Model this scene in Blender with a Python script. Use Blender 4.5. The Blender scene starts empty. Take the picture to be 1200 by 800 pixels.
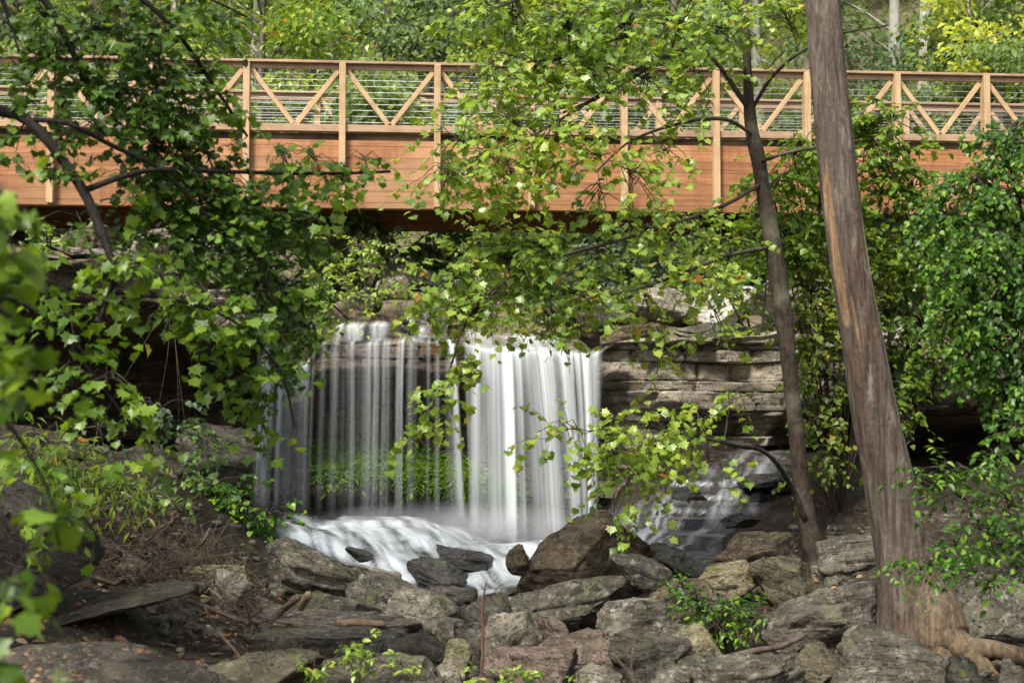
import bpy, bmesh, math, random
import numpy as np
from mathutils import Vector, Matrix
R = math.radians
scene = bpy.context.scene
COL = scene.collection
F = 1667.0; TH = R(2.75); CZ = 2.0
cT, sT = math.cos(TH), math.sin(TH)

def P(px, py, Y):
    """point of the photograph (1200x800) at distance Y in front of the camera"""
    a = (px - 600.0) / F; b = (400.0 - py) / F
    dy = cT - sT * b; dz = sT + cT * b
    return np.array([a / dy * Y, Y, CZ + dz / dy * Y])
def PX(px, Y): return float(P(px, 400, Y)[0])
def PZ(py, Y): return float(P(600, py, Y)[2])
def px_of(x, Y): return 600 + x / Y * F     # close enough for the small pitch

# ---------------------------------------------------------------- noise
def _h(ix, iy, iz, s):
    n = (ix * 374761393 + iy * 668265263 + iz * 2147483647 + s * 1274126177) & 0xFFFFFFFF
    n = ((n ^ (n >> 13)) * 1274126177) & 0xFFFFFFFF
    n = ((n ^ (n >> 16)) * 2246822519) & 0xFFFFFFFF
    return ((n ^ (n >> 15)) & 0xFFFFFF) / 16777215.0
def vnoise(p, s=0):
    p = np.asarray(p, dtype=np.float64)
    i = np.floor(p).astype(np.int64); f = p - i; f = f * f * (3 - 2 * f)
    x, y, z = i[..., 0], i[..., 1], i[..., 2]; fx, fy, fz = f[..., 0], f[..., 1], f[..., 2]
    def c(a, b, d): return _h(x + a, y + b, z + d, s)
    x00 = c(0,0,0)*(1-fx)+c(1,0,0)*fx; x10 = c(0,1,0)*(1-fx)+c(1,1,0)*fx
    x01 = c(0,0,1)*(1-fx)+c(1,0,1)*fx; x11 = c(0,1,1)*(1-fx)+c(1,1,1)*fx
    y0 = x00*(1-fy)+x10*fy; y1 = x01*(1-fy)+x11*fy
    return (y0*(1-fz)+y1*fz) * 2 - 1
def fbm(p, s=0, o=4, g=0.5):
    p = np.asarray(p, dtype=np.float64); r = 0; a = 1.0; t = 0
    for k in range(o):
        r = r + a * vnoise(p * (2.03 ** k) + 17.3 * k, s + k); t += a; a *= g
    return r / t
def v3(x, y, z):
    x, y, z = np.broadcast_arrays(np.asarray(x, float), np.asarray(y, float), np.asarray(z, float))
    return np.stack([x, y, z], -1)
def sstep(a, b, x):
    t = np.clip((x - a) / (b - a), 0, 1); return t * t * (3 - 2 * t)
def nrm(v):
    return v / np.maximum(np.linalg.norm(v, axis=-1, keepdims=True), 1e-9)

# ---------------------------------------------------------------- mesh collecting
class Geo:
    def __init__(s): s.v = []; s.t = []; s.q = []; s.n = 0; s.a = []
    def add(s, v, tris=None, quads=None, a=None):
        v = np.asarray(v, float).reshape(-1, 3); s.v.append(v)
        if tris is not None and len(tris): s.t.append(np.asarray(tris).reshape(-1, 3) + s.n)
        if quads is not None and len(quads): s.q.append(np.asarray(quads).reshape(-1, 4) + s.n)
        s.a.append(np.zeros(len(v)) if a is None else np.broadcast_to(np.asarray(a, float).reshape(-1), (len(v),)))
        s.n += len(v)
    def mesh(s, name, mats, smooth=True, attr=None):
        v = np.concatenate(s.v) if s.v else np.zeros((0, 3))
        t = np.concatenate(s.t) if s.t else np.zeros((0, 3), int)
        q = np.concatenate(s.q) if s.q else np.zeros((0, 4), int)
        me = bpy.data.meshes.new(name)
        me.vertices.add(len(v)); me.vertices.foreach_set('co', v.astype(np.float32).ravel())
        li = np.concatenate([t.ravel(), q.ravel()]).astype(np.int32)
        me.loops.add(len(li)); me.loops.foreach_set('vertex_index', li)
        nt, nq = len(t), len(q)
        st = np.concatenate([np.arange(nt) * 3, nt * 3 + np.arange(nq) * 4]).astype(np.int32)
        me.polygons.add(nt + nq); me.polygons.foreach_set('loop_start', st)
        me.polygons.foreach_set('use_smooth', np.full(nt + nq, smooth))
        if attr:
            at = me.attributes.new(attr, 'FLOAT', 'POINT')
            at.data.foreach_set('value', np.concatenate(s.a).astype(np.float32))
        me.update(calc_edges=True); me.validate()
        for m in (mats if isinstance(mats, (list, tuple)) else [mats]): me.materials.append(m)
        return me
def link(name, me, parent=None, loc=None):
    o = bpy.data.objects.new(name, me); COL.objects.link(o)
    if parent is not None: o.parent = parent
    if loc is not None: o.location = loc
    return o
def tag(o, label=None, cat=None, group=None, kind=None):
    if label: o['label'] = label
    if cat: o['category'] = cat
    if group: o['group'] = group
    if kind: o['kind'] = kind
    return o
def empty(name, loc, label, cat, group=None):
    o = bpy.data.objects.new(name, None); COL.objects.link(o); o.location = Vector([float(c) for c in loc])
    return tag(o, label, cat, group)
def part(name, geo, mat, root, smooth=True, attr=None):
    """a part built in world coordinates, stored relative to its thing"""
    off = np.array(root.matrix_world.translation if root.parent is None else root.matrix_world.translation)
    off = np.array(root.location) if root.parent is None else np.array(root['_w'])
    for i in range(len(geo.v)): geo.v[i] = geo.v[i] - off
    o = link(name, geo.mesh(name, mat, smooth, attr), root)
    return o

def tubes(g, Pts, Rad, sides=3, a=None):
    """Pts (n,k,3), Rad (n,k): n tubes at once"""
    Pts = np.asarray(Pts, float); Rad = np.asarray(Rad, float)
    n, k, _ = Pts.shape
    T = np.empty_like(Pts); T[:, 1:-1] = Pts[:, 2:] - Pts[:, :-2]; T[:, 0] = Pts[:, 1] - Pts[:, 0]; T[:, -1] = Pts[:, -1] - Pts[:, -2]
    T = nrm(T); m = nrm(Pts[:, -1] - Pts[:, 0])
    ref = np.where(np.abs(m[:, 2:3]) < 0.8, np.array([[0, 0, 1.0]]), np.array([[1.0, 0, 0]]))[:, None, :]
    A = nrm(np.cross(T, np.broadcast_to(ref, T.shape))); B = np.cross(T, A)
    th = np.arange(sides) * 2 * math.pi / sides
    V = Pts[:, :, None, :] + Rad[:, :, None, None] * (A[:, :, None, :] * np.cos(th)[None, None, :, None] + B[:, :, None, :] * np.sin(th)[None, None, :, None])
    idx = np.arange(n * k * sides).reshape(n, k, sides)
    i0 = idx[:, :-1, :]; i1 = idx[:, 1:, :]
    q = np.stack([i0, i1, np.roll(i1, -1, 2), np.roll(i0, -1, 2)], -1).reshape(-1, 4)
    tr = []
    if sides > 3 or n < 50:
        for e, o in ((0, 1), (k - 1, 0)):
            for j in range(1, sides - 1):
                c = np.stack([idx[:, e, 0], idx[:, e, j], idx[:, e, j + 1]], -1)
                tr.append(c if o else c[:, ::-1])
    g.add(V.reshape(-1, 3), np.concatenate(tr) if tr else None, q, a)
def spline(pts, n):
    """catmull-rom through rows of pts (any columns)"""
    p = np.asarray(pts, float)
    if len(p) == 2: return p[0] + (p[1] - p[0]) * np.linspace(0, 1, n)[:, None]
    p = np.vstack([2 * p[0] - p[1], p, 2 * p[-1] - p[-2]])
    t = np.linspace(0, len(p) - 3 - 1e-6, n); i = t.astype(int); u = (t - i)[:, None]
    a, b, c, d = p[i], p[i + 1], p[i + 2], p[i + 3]
    return 0.5 * (2 * b + (c - a) * u + (2 * a - 5 * b + 4 * c - d) * u**2 + (3 * b - a - 3 * c + d) * u**3)
def grid_quads(nr, nc, mask=None):
    i = np.arange(nr * nc).reshape(nr, nc)
    q = np.stack([i[:-1, :-1], i[:-1, 1:], i[1:, 1:], i[1:, :-1]], -1)
    if mask is not None:
        m = mask[:-1, :-1] | mask[:-1, 1:] | mask[1:, 1:] | mask[1:, :-1]
        return q[m]
    return q.reshape(-1, 4)

# ---------------------------------------------------------------- materials
class NT:
    def __init__(s, name):
        s.m = bpy.data.materials.new(name); s.m.use_nodes = True
        s.t = s.m.node_tree; s.t.nodes.clear(); s.out = s.n('ShaderNodeOutputMaterial')
    def n(s, ty, **kw):
        nd = s.t.nodes.new(ty)
        for k, v in kw.items():
            if hasattr(nd, k) and not k.startswith('i_'): setattr(nd, k, v)
        return nd
    def l(s, a, b): s.t.links.new(a, b)
    def coord(s, scale=(1, 1, 1), rnd=True, src='Object'):
        tc = s.n('ShaderNodeTexCoord'); mp = s.n('ShaderNodeMapping'); mp.inputs['Scale'].default_value = scale
        v = tc.outputs[src]
        if rnd:
            oi = s.n('ShaderNodeObjectInfo'); mu = s.n('ShaderNodeVectorMath', operation='SCALE'); mu.inputs[0].default_value = (61, 37, 83)
            s.l(oi.outputs['Random'], mu.inputs['Scale']); ad = s.n('ShaderNodeVectorMath', operation='ADD')
            s.l(v, ad.inputs[0]); s.l(mu.outputs[0], ad.inputs[1]); v = ad.outputs[0]
        s.l(v, mp.inputs['Vector']); return mp.outputs[0]
    def noise(s, vec, scale, detail=5, rough=0.55, dist=0.0):
        nd = s.n('ShaderNodeTexNoise'); nd.inputs['Scale'].default_value = scale; nd.inputs['Detail'].default_value = detail
        nd.inputs['Roughness'].default_value = rough; nd.inputs['Distortion'].default_value = dist
        s.l(vec, nd.inputs['Vector']); return nd.outputs['Fac']
    def ramp(s, fac, stops, interp='LINEAR'):
        r = s.n('ShaderNodeValToRGB'); e = r.color_ramp; e.interpolation = interp
        while len(e.elements) > 1: e.elements.remove(e.elements[0])
        for i, (p, c) in enumerate(stops):
            el = e.elements[0] if i == 0 else e.elements.new(p)
            el.position = p; el.color = (*c, 1) if len(c) == 3 else c
        s.l(fac, r.inputs['Fac']); return r.outputs['Color']
    def g(s, fac, a, b, lo=0.0, hi=1.0):
        r = s.n('ShaderNodeMapRange'); r.inputs['From Min'].default_value = a; r.inputs['From Max'].default_value = b
        r.inputs['To Min'].default_value = lo; r.inputs['To Max'].default_value = hi; s.l(fac, r.inputs['Value']); return r.outputs[0]
    def mix(s, fac, a, b, mode='MIX'):
        m = s.n('ShaderNodeMix', data_type='RGBA', blend_type=mode)
        if isinstance(fac, (int, float)): m.inputs[0].default_value = fac
        else: s.l(fac, m.inputs[0])
        for k, x in ((6, a), (7, b)):
            if isinstance(x, tuple): m.inputs[k].default_value = (*x, 1) if len(x) == 3 else x
            else: s.l(x, m.inputs[k])
        return m.outputs[2]
    def math(s, op, a, b=0.5):
        m = s.n('ShaderNodeMath', operation=op)
        for k, x in ((0, a), (1, b)):
            if isinstance(x, (int, float)): m.inputs[k].default_value = x
            else: s.l(x, m.inputs[k])
        return m.outputs[0]
    def attr(s, nm):
        a = s.n('ShaderNodeAttribute'); a.attribute_name = nm; return a.outputs['Fac']
    def upness(s):
        ge = s.n('ShaderNodeNewGeometry'); sx = s.n('ShaderNodeSeparateXYZ'); s.l(ge.outputs['Normal'], sx.inputs[0]); return sx.outputs['Z']
    def bsdf(s, col, rough=0.7, bump=None, bstr=0.5, bdist=0.02, spec=0.5):
        b = s.n('ShaderNodeBsdfPrincipled')
        if isinstance(col, tuple): b.inputs['Base Color'].default_value = (*col, 1)
        else: s.l(col, b.inputs['Base Color'])
        if isinstance(rough, (int, float)): b.inputs['Roughness'].default_value = rough
        else: s.l(rough, b.inputs['Roughness'])
        b.inputs['Specular IOR Level'].default_value = spec
        if bump is not None:
            bp = s.n('ShaderNodeBump'); bp.inputs['Strength'].default_value = bstr; bp.inputs['Distance'].default_value = bdist
            s.l(bump, bp.inputs['Height']); s.l(bp.outputs[0], b.inputs['Normal'])
        return b.outputs[0]
    def done(s, sh): s.l(sh, s.out.inputs['Surface']); return s.m

def rock_mat(name, c1, c2, lich=(0.42, 0.40, 0.34), lich_amt=0.5, moss=0.0, rough=0.85, strata=1.0, litter=0.0, rnd=True, spec=0.35, stb=0.7, mossc=(0.06, 0.09, 0.02), wet=False):
    t = NT(name)
    v = t.coord(rnd=rnd); vs = t.coord((0.7, 0.7, 11), rnd=rnd)
    n1 = t.noise(v, 1.7, 9, 0.65, 0.4); n2 = t.noise(v, 13, 7, 0.7); ns = t.noise(vs, 1.6, 6, 0.6, 0.6); n3 = t.noise(v, 42, 4, 0.7)
    col = t.ramp(t.g(n1, 0.33, 0.67), [(0, c1), (1, c2)])
    dk = t.ramp(ns, [(0.33, (0.40, 0.37, 0.34)), (0.46, (0.85, 0.83, 0.8)), (0.7, (1.15, 1.1, 1.02))])
    col = t.mix(strata, col, t.mix(1.0, col, dk, 'MULTIPLY'))
    col = t.mix(0.65, col, t.mix(1.0, col, t.ramp(n3, [(0.3, (0.45, 0.45, 0.45)), (0.7, (1.45, 1.42, 1.35))]), 'MULTIPLY'))
    col = t.mix(t.g(t.noise(v, 2.7, 6, 0.7, 0.8), 0.50, 0.60, 0, 0.62), col, t.mix(1.0, col, (0.36, 0.33, 0.30), 'MULTIPLY'))
    if lich_amt: col = t.mix(t.math('MULTIPLY', t.g(n2, 0.54, 0.64), lich_amt), col, lich)
    up = t.upness()
    if moss:
        mm = t.math('MULTIPLY', t.g(up, 0.15, 0.8), t.g(t.noise(v, 3.0, 6, 0.7), 0.62 - 0.3 * moss, 0.74 - 0.25 * moss))
        col = t.mix(mm, col, t.mix(n3, mossc, tuple(c * 2.2 for c in mossc)))
    if litter:
        vo = t.n('ShaderNodeTexVoronoi'); vo.inputs['Scale'].default_value = 17; t.l(v, vo.inputs['Vector'])
        lm = t.math('MULTIPLY', t.g(up, 0.6, 0.9), t.math('MULTIPLY', t.g(vo.outputs['Distance'], 0.34, 0.28), t.g(t.noise(v, 2.1, 4), 0.5, 0.62, 0, litter)))
        col = t.mix(lm, col, t.ramp(vo.outputs['Color'], [(0.2, (0.10, 0.045, 0.02)), (0.5, (0.26, 0.12, 0.05)), (0.8, (0.33, 0.22, 0.12))]))
    vc = t.coord((1, 1, 2.6), rnd=rnd); nr = t.noise(vc, 1.9, 4, 0.6, 1.2)
    ck = t.g(t.math('ABSOLUTE', t.math('SUBTRACT', nr, 0.5)), 0.0, 0.012)
    col = t.mix(t.math('MULTIPLY', t.math('SUBTRACT', 1.0, ck), 0.55), col, (0.02, 0.017, 0.013))
    pt = t.g(t.noise(v, 24, 3, 0.5), 0.36, 0.30)
    col = t.mix(t.math('MULTIPLY', pt, 0.7), col, (0.03, 0.026, 0.02))
    h = t.math('ADD', t.math('ADD', t.math('MULTIPLY', n2, 0.7), t.math('MULTIPLY', n3, 0.35)), t.math('ADD', t.math('MULTIPLY', ns, stb * strata), t.math('SUBTRACT', t.math('MULTIPLY', ck, 0.3), t.math('MULTIPLY', pt, 0.4))))
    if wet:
        w = t.attr('wet'); col = t.mix(w, col, t.mix(1.0, col, (0.36, 0.30, 0.25), 'MULTIPLY')); rough = t.g(w, 0, 1, rough, 0.38)  # on the cliff this also carries the hollows' painted shade
    return t.done(t.bsdf(col, rough, h, 1.0, 0.05, spec))

def leaf_mat(name, stops, rough=0.38, trans=0.42, spec=0.5, tcol=None):
    t = NT(name)
    a = t.attr('rnd'); col = t.ramp(a, stops)
    v = t.coord((1, 1, 1), rnd=False)
    col = t.mix(0.55, col, t.mix(1.0, col, t.ramp(t.noise(v, 0.9, 3), [(0.35, (0.55, 0.68, 0.6)), (0.65, (1.35, 1.2, 0.95))]), 'MULTIPLY'))
    b = t.bsdf(col, rough, spec=spec)
    tr = t.n('ShaderNodeBsdfTranslucent')
    t.l(t.mix(1.0, col, (1.9, 1.75, 0.75), 'MULTIPLY'), tr.inputs['Color'])
    mx = t.n('ShaderNodeMixShader'); mx.inputs[0].default_value = trans
    t.l(b, mx.inputs[1]); t.l(tr.outputs[0], mx.inputs[2])
    return t.done(mx.outputs[0])

def bark_mat(name, c1, c2, scale=(9, 9, 1.4), patch=None, rough=0.85, bd=0.02):
    t = NT(name); v = t.coord(scale, rnd=False); vo = t.coord((1, 1, 1), rnd=False)
    n = t.noise(v, 2.2, 8, 0.65, 0.8); n2 = t.noise(vo, 1.3, 5, 0.6); n3 = t.noise(vo, 30, 3, 0.6)
    col = t.ramp(n, [(0.3, c1), (0.68, c2)])
    if patch: col = t.mix(t.g(n2, 0.5, 0.6, 0, 0.75), col, patch)
    col = t.mix(0.4, col, t.mix(1.0, col, t.ramp(n3, [(0.3, (0.5, 0.5, 0.5)), (0.7, (1.4, 1.4, 1.4))]), 'MULTIPLY'))
    return t.done(t.bsdf(col, rough, t.math('ADD', n, t.math('MULTIPLY', n3, 0.2)), 0.8, bd, 0.3))

def wood_mat(name, c1, c2, lam=0.0, dark=(0.09, 0.035, 0.02), stain=0.5):
    """grain runs along the local X axis"""
    t = NT(name); v = t.coord((0.7, 16, 16)); vo = t.coord((1, 1, 1))
    n = t.noise(v, 2.0, 7, 0.6, 0.5); n2 = t.noise(vo, 1.1, 5, 0.6); vst = t.coord((0.35, 3, 6)); n4 = t.noise(vst, 1.3, 5, 0.6)
    col = t.ramp(n, [(0.28, c1), (0.72, c2)])
    col = t.mix(t.g(n2, 0.4, 0.75, 0, 0.5), col, t.mix(1.0, col, (0.8, 0.72, 0.66), 'MULTIPLY'))
    col = t.mix(t.g(n4, 0.6, 0.72, 0, stain), col, dark)
    n5 = t.noise(t.coord((1.6, 1, 0.25)), 2.2, 5, 0.65)
    col = t.mix(t.g(n5, 0.48, 0.68, 0, 0.55), col, t.mix(1.0, col, (0.55, 0.42, 0.38), 'MULTIPLY'))
    col = t.mix(t.g(t.noise(t.coord((0.5, 1, 0.9)), 0.9, 4, 0.6), 0.5, 0.65, 0, 0.4), col, (0.50, 0.32, 0.18))
    h = n
    if lam:
        tc = t.n('ShaderNodeTexCoord'); sx = t.n('ShaderNodeSeparateXYZ'); t.l(tc.outputs['Object'], sx.inputs[0])
        fz = t.math('FRACT', t.math('MULTIPLY', sx.outputs['Z'], 1 / lam)); ln = t.math('LESS_THAN', t.math('ABSOLUTE', t.math('SUBTRACT', fz, 0.5)), 0.04)
        fl = t.math('FLOOR', t.math('MULTIPLY', sx.outputs['Z'], 1 / lam)); wn = t.n('ShaderNodeTexWhiteNoise', noise_dimensions='1D')
        t.l(t.math('ADD', fl, 0.0), wn.inputs['W'])
        fl2 = t.math('FLOOR', t.math('ADD', t.math('MULTIPLY', sx.outputs['Z'], 1 / lam), 0.5)); t.l(fl2, wn.inputs['W'])
        col = t.mix(1.0, col, t.ramp(wn.outputs['Value'], [(0, (0.8, 0.78, 0.76)), (1, (1.18, 1.12, 1.08))]), 'MULTIPLY')
        col = t.mix(t.math('MULTIPLY', ln, 0.6), col, dark)
        h = t.math('SUBTRACT', n, t.math('MULTIPLY', ln, 0.8))
    return t.done(t.bsdf(col, 0.65, h, 0.4, 0.006, 0.3))

M = {}
M['rk_grey'] = rock_mat('grey_rock', (0.048, 0.044, 0.035), (0.205, 0.188, 0.148), lich_amt=0.45, moss=0.25, strata=0.7, rough=0.68)
M['rk_pale'] = rock_mat('pale_rock', (0.10, 0.093, 0.074), (0.36, 0.33, 0.26), (0.5, 0.48, 0.42), 0.6, 0.1)
M['rk_sunlit'] = rock_mat('sunlit_white_rock', (0.42, 0.40, 0.37), (0.68, 0.66, 0.62), (0.75, 0.74, 0.7), 0.5, 0.0)  # whitened so the colour itself carries the sun on these rocks
M['rk_dark'] = rock_mat('dark_rock', (0.045, 0.04, 0.035), (0.13, 0.115, 0.095), (0.25, 0.23, 0.19), 0.3, 0.2, 0.7)
M['rk_brown'] = rock_mat('brown_rock', (0.05, 0.038, 0.027), (0.18, 0.135, 0.095), (0.33, 0.27, 0.2), 0.35, 0.3)
M['rk_moss'] = rock_mat('mossy_rock', (0.07, 0.06, 0.04), (0.21, 0.18, 0.125), (0.35, 0.33, 0.22), 0.4, 0.35, mossc=(0.075, 0.085, 0.03))
M['rk_red'] = rock_mat('reddish_rock', (0.09, 0.066, 0.052), (0.25, 0.195, 0.155), (0.34, 0.29, 0.25), 0.4, 0.1)
M['rk_wet'] = rock_mat('wet_rock', (0.018, 0.017, 0.017), (0.07, 0.066, 0.062), (0.12, 0.12, 0.12), 0.25, 0.05, 0.28, spec=0.6)
M['rk_litter'] = rock_mat('leaf_strewn_rock', (0.075, 0.066, 0.055), (0.21, 0.185, 0.155), lich_amt=0.4, moss=0.2, litter=0.9)
M['rk_mound'] = rock_mat('gravelly_mound', (0.025, 0.022, 0.018), (0.10, 0.088, 0.07), (0.18, 0.16, 0.13), 0.5, 0.1, litter=1.0)
M['rk_yellow'] = rock_mat('yellowish_rock', (0.15, 0.13, 0.08), (0.34, 0.30, 0.20), (0.5, 0.46, 0.3), 0.5, 0.5, mossc=(0.12, 0.12, 0.04))
M['ground'] = rock_mat('gully_floor', (0.018, 0.013, 0.009), (0.07, 0.05, 0.036), (0.2, 0.17, 0.13), 0.35, 0.25, 0.8, 0.5, 1.0, rnd=False, wet=True)
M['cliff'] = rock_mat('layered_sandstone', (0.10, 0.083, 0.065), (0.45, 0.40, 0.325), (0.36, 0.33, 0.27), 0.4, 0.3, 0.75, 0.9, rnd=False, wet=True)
M['hill'] = rock_mat('hillside_soil', (0.07, 0.055, 0.035), (0.24, 0.19, 0.13), (0.3, 0.26, 0.2), 0.5, 0.3, 0.9, 0.3, 1.0, rnd=False)
def big_bark():
    t = NT('peeled_grey_bark'); v = t.coord((9, 9, 0.8), rnd=False); vo = t.coord((1, 1, 1), rnd=False); vl = t.coord((2.6, 2.6, 0.7), rnd=False)
    n = t.noise(v, 2.2, 8, 0.68, 0.8); n2 = t.noise(vl, 1.6, 6, 0.65, 0.6); n3 = t.noise(vo, 26, 4, 0.65); n4 = t.noise(vl, 3.1, 5, 0.6)
    col = t.ramp(n, [(0.28, (0.035, 0.024, 0.017)), (0.5, (0.12, 0.092, 0.072)), (0.74, (0.27, 0.225, 0.185))])
    col = t.mix(t.g(n2, 0.5, 0.62, 0, 0.75), col, t.mix(1.0, col, (0.80, 0.62, 0.50), 'MULTIPLY'))
    col = t.mix(t.g(n4, 0.60, 0.68, 0, 0.5), col, (0.36, 0.33, 0.29))
    pk = t.attr('peel'); col = t.mix(t.g(t.math('ADD', pk, t.math('MULTIPLY', t.math('SUBTRACT', n, 0.5), 0.6)), 0.35, 0.55, 0, .9), col, t.ramp(n, [(0.35, (0.20, 0.11, 0.055)), (0.7, (0.46, 0.30, 0.17))]))
    pl = t.g(pk, -0.3, -0.6, 0, .75); col = t.mix(pl, col, (0.40, 0.36, 0.27))
    sx = t.n('ShaderNodeSeparateXYZ'); t.l(vo, sx.inputs[0])
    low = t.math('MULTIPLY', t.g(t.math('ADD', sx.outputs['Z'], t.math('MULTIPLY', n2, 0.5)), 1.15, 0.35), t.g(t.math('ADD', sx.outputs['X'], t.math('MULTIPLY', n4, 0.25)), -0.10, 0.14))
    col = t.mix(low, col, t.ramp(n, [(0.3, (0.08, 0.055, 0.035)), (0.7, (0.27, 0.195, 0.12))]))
    col = t.mix(0.45, col, t.mix(1.0, col, t.ramp(n3, [(0.3, (0.5, 0.5, 0.5)), (0.7, (1.4, 1.4, 1.4))]), 'MULTIPLY'))
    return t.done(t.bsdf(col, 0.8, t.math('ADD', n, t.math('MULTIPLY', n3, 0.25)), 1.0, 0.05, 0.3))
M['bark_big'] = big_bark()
M['bark_dark'] = bark_mat('dark_flaky_bark', (0.012, 0.009, 0.006), (0.068, 0.049, 0.034), (12, 12, 4), (0.12, 0.11, 0.08), bd=0.03)
M['bark_black'] = bark_mat('blackish_bark', (0.006, 0.005, 0.004), (0.035, 0.027, 0.02), (12, 12, 6), bd=0.02)
M['bark_twig'] = bark_mat('twig_bark', (0.03, 0.025, 0.02), (0.09, 0.075, 0.055), (20, 20, 20))
M['bark_far'] = bark_mat('pale_bark', (0.2, 0.19, 0.16), (0.42, 0.4, 0.35), (5, 5, 2))
M['bark_brown'] = bark_mat('brown_bark', (0.07, 0.055, 0.04), (0.2, 0.17, 0.13), (5, 5, 2))
M['root'] = bark_mat('smooth_tan_root', (0.12, 0.075, 0.045), (0.36, 0.25, 0.155), (4, 4, 9))
M['dry'] = bark_mat('dry_wood', (0.03, 0.02, 0.015), (0.15, 0.11, 0.08), (6, 6, 6))
M['dryred'] = bark_mat('red_stem', (0.07, 0.035, 0.024), (0.16, 0.08, 0.055), (20, 20, 5))
M['girder'] = wood_mat('glulam_girder', (0.20, 0.086, 0.036), (0.41, 0.205, 0.09), 0.19)
M['post'] = wood_mat('treated_post', (0.34, 0.225, 0.115), (0.54, 0.39, 0.225), stain=0.25)
M['rail'] = wood_mat('weathered_rail', (0.22, 0.14, 0.085), (0.42, 0.295, 0.195), stain=0.4)
M['deck_shade'] = wood_mat('shade_dark_timber', (0.03, 0.02, 0.015), (0.07, 0.045, 0.03))  # deck colour darkened to stand in for shade under the curb
t = NT('galvanised_steel'); M['steel'] = t.done(t.bsdf((0.5, 0.5, 0.48), 0.45)); M['steel'].node_tree.nodes['Principled BSDF'].inputs['Metallic'].default_value = 0.4
LG = [(0, (0.06, 0.12, 0.014)), (0.5, (0.12, 0.215, 0.022)), (0.9, (0.21, 0.32, 0.034)), (0.992, (0.23, 0.34, 0.03)), (0.996, (0.4, 0.16, 0.03)), (1, (0.35, 0.1, 0.03))]
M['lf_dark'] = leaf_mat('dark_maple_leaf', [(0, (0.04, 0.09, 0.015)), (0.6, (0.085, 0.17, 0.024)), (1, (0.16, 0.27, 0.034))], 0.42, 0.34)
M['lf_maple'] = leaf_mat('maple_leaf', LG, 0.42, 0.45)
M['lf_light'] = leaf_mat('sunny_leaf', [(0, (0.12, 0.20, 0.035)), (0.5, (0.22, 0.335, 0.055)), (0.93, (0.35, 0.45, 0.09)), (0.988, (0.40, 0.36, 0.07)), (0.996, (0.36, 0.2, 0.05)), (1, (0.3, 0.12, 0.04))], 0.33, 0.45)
M['lf_olive'] = leaf_mat('olive_leaf', [(0, (0.07, 0.12, 0.02)), (0.5, (0.14, 0.21, 0.03)), (0.9, (0.24, 0.27, 0.04)), (1, (0.38, 0.28, 0.05))], 0.45, 0.42)
M['lf_vine'] = leaf_mat('vine_leaf', [(0, (0.03, 0.085, 0.010)), (0.6, (0.07, 0.18, 0.016)), (0.85, (0.14, 0.28, 0.022)), (1, (0.27, 0.42, 0.04))], 0.4, 0.38)
M['lf_bg'] = leaf_mat('forest_leaf', [(0, (0.085, 0.145, 0.06)), (0.5, (0.15, 0.23, 0.085)), (1, (0.26, 0.35, 0.13))], 0.65, 0.42)  # paled and desaturated to stand in for distance haze
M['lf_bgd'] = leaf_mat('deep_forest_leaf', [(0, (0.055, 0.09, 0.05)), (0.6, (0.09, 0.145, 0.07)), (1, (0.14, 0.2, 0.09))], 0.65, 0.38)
M['lf_yel'] = leaf_mat('yellow_green_leaf', [(0, (0.22, 0.30, 0.05)), (0.5, (0.40, 0.46, 0.08)), (1, (0.6, 0.6, 0.12))], 0.5, 0.5)
M['grass'] = leaf_mat('moist_grass', [(0, (0.08, 0.17, 0.02)), (0.6, (0.14, 0.26, 0.03)), (1, (0.27, 0.38, 0.07))], 0.45, 0.4)
M['dead'] = leaf_mat('fallen_leaf', [(0, (0.07, 0.035, 0.02)), (0.4, (0.16, 0.07, 0.035)), (0.75, (0.28, 0.14, 0.07)), (1, (0.36, 0.27, 0.16))], 0.7, 0.1)

def water_mat(name, col=(0.72, 0.76, 0.79), under=None):
    t = NT(name); a = t.attr('dens')
    d = t.n('ShaderNodeBsdfDiffuse'); d.inputs['Color'].default_value = (*col, 1)
    tl = t.n('ShaderNodeBsdfTranslucent'); tl.inputs['Color'].default_value = (*col, 1)
    mm = t.n('ShaderNodeMixShader'); mm.inputs[0].default_value = 0.35; t.l(d.outputs[0], mm.inputs[1]); t.l(tl.outputs[0], mm.inputs[2])
    if under:
        gl = t.n('ShaderNodeBsdfGlossy'); gl.inputs['Roughness'].default_value = 0.35; gl.inputs['Color'].default_value = (0.9, 0.95, 1, 1)
        tr0 = t.n('ShaderNodeBsdfTransparent'); m0 = t.n('ShaderNodeMixShader'); fr = t.n('ShaderNodeFresnel'); fr.inputs['IOR'].default_value = 1.4
        t.l(fr.outputs[0], m0.inputs[0]); t.l(tr0.outputs[0], m0.inputs[1]); t.l(gl.outputs[0], m0.inputs[2]); base = m0.outputs[0]
    else:
        base = t.n('ShaderNodeBsdfTransparent').outputs[0]
    mx = t.n('ShaderNodeMixShader'); t.l(a, mx.inputs[0]); t.l(base, mx.inputs[1]); t.l(mm.outputs[0], mx.inputs[2])
    return t.done(mx.outputs[0])
M['fall'] = water_mat('falling_water'); M['stream'] = water_mat('running_water', (0.68, 0.73, 0.78), True)
SUN, SANG, SKY, EXPO, MIST = 3.5, 14.0, 0.12, 1.0, 1.2
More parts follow.
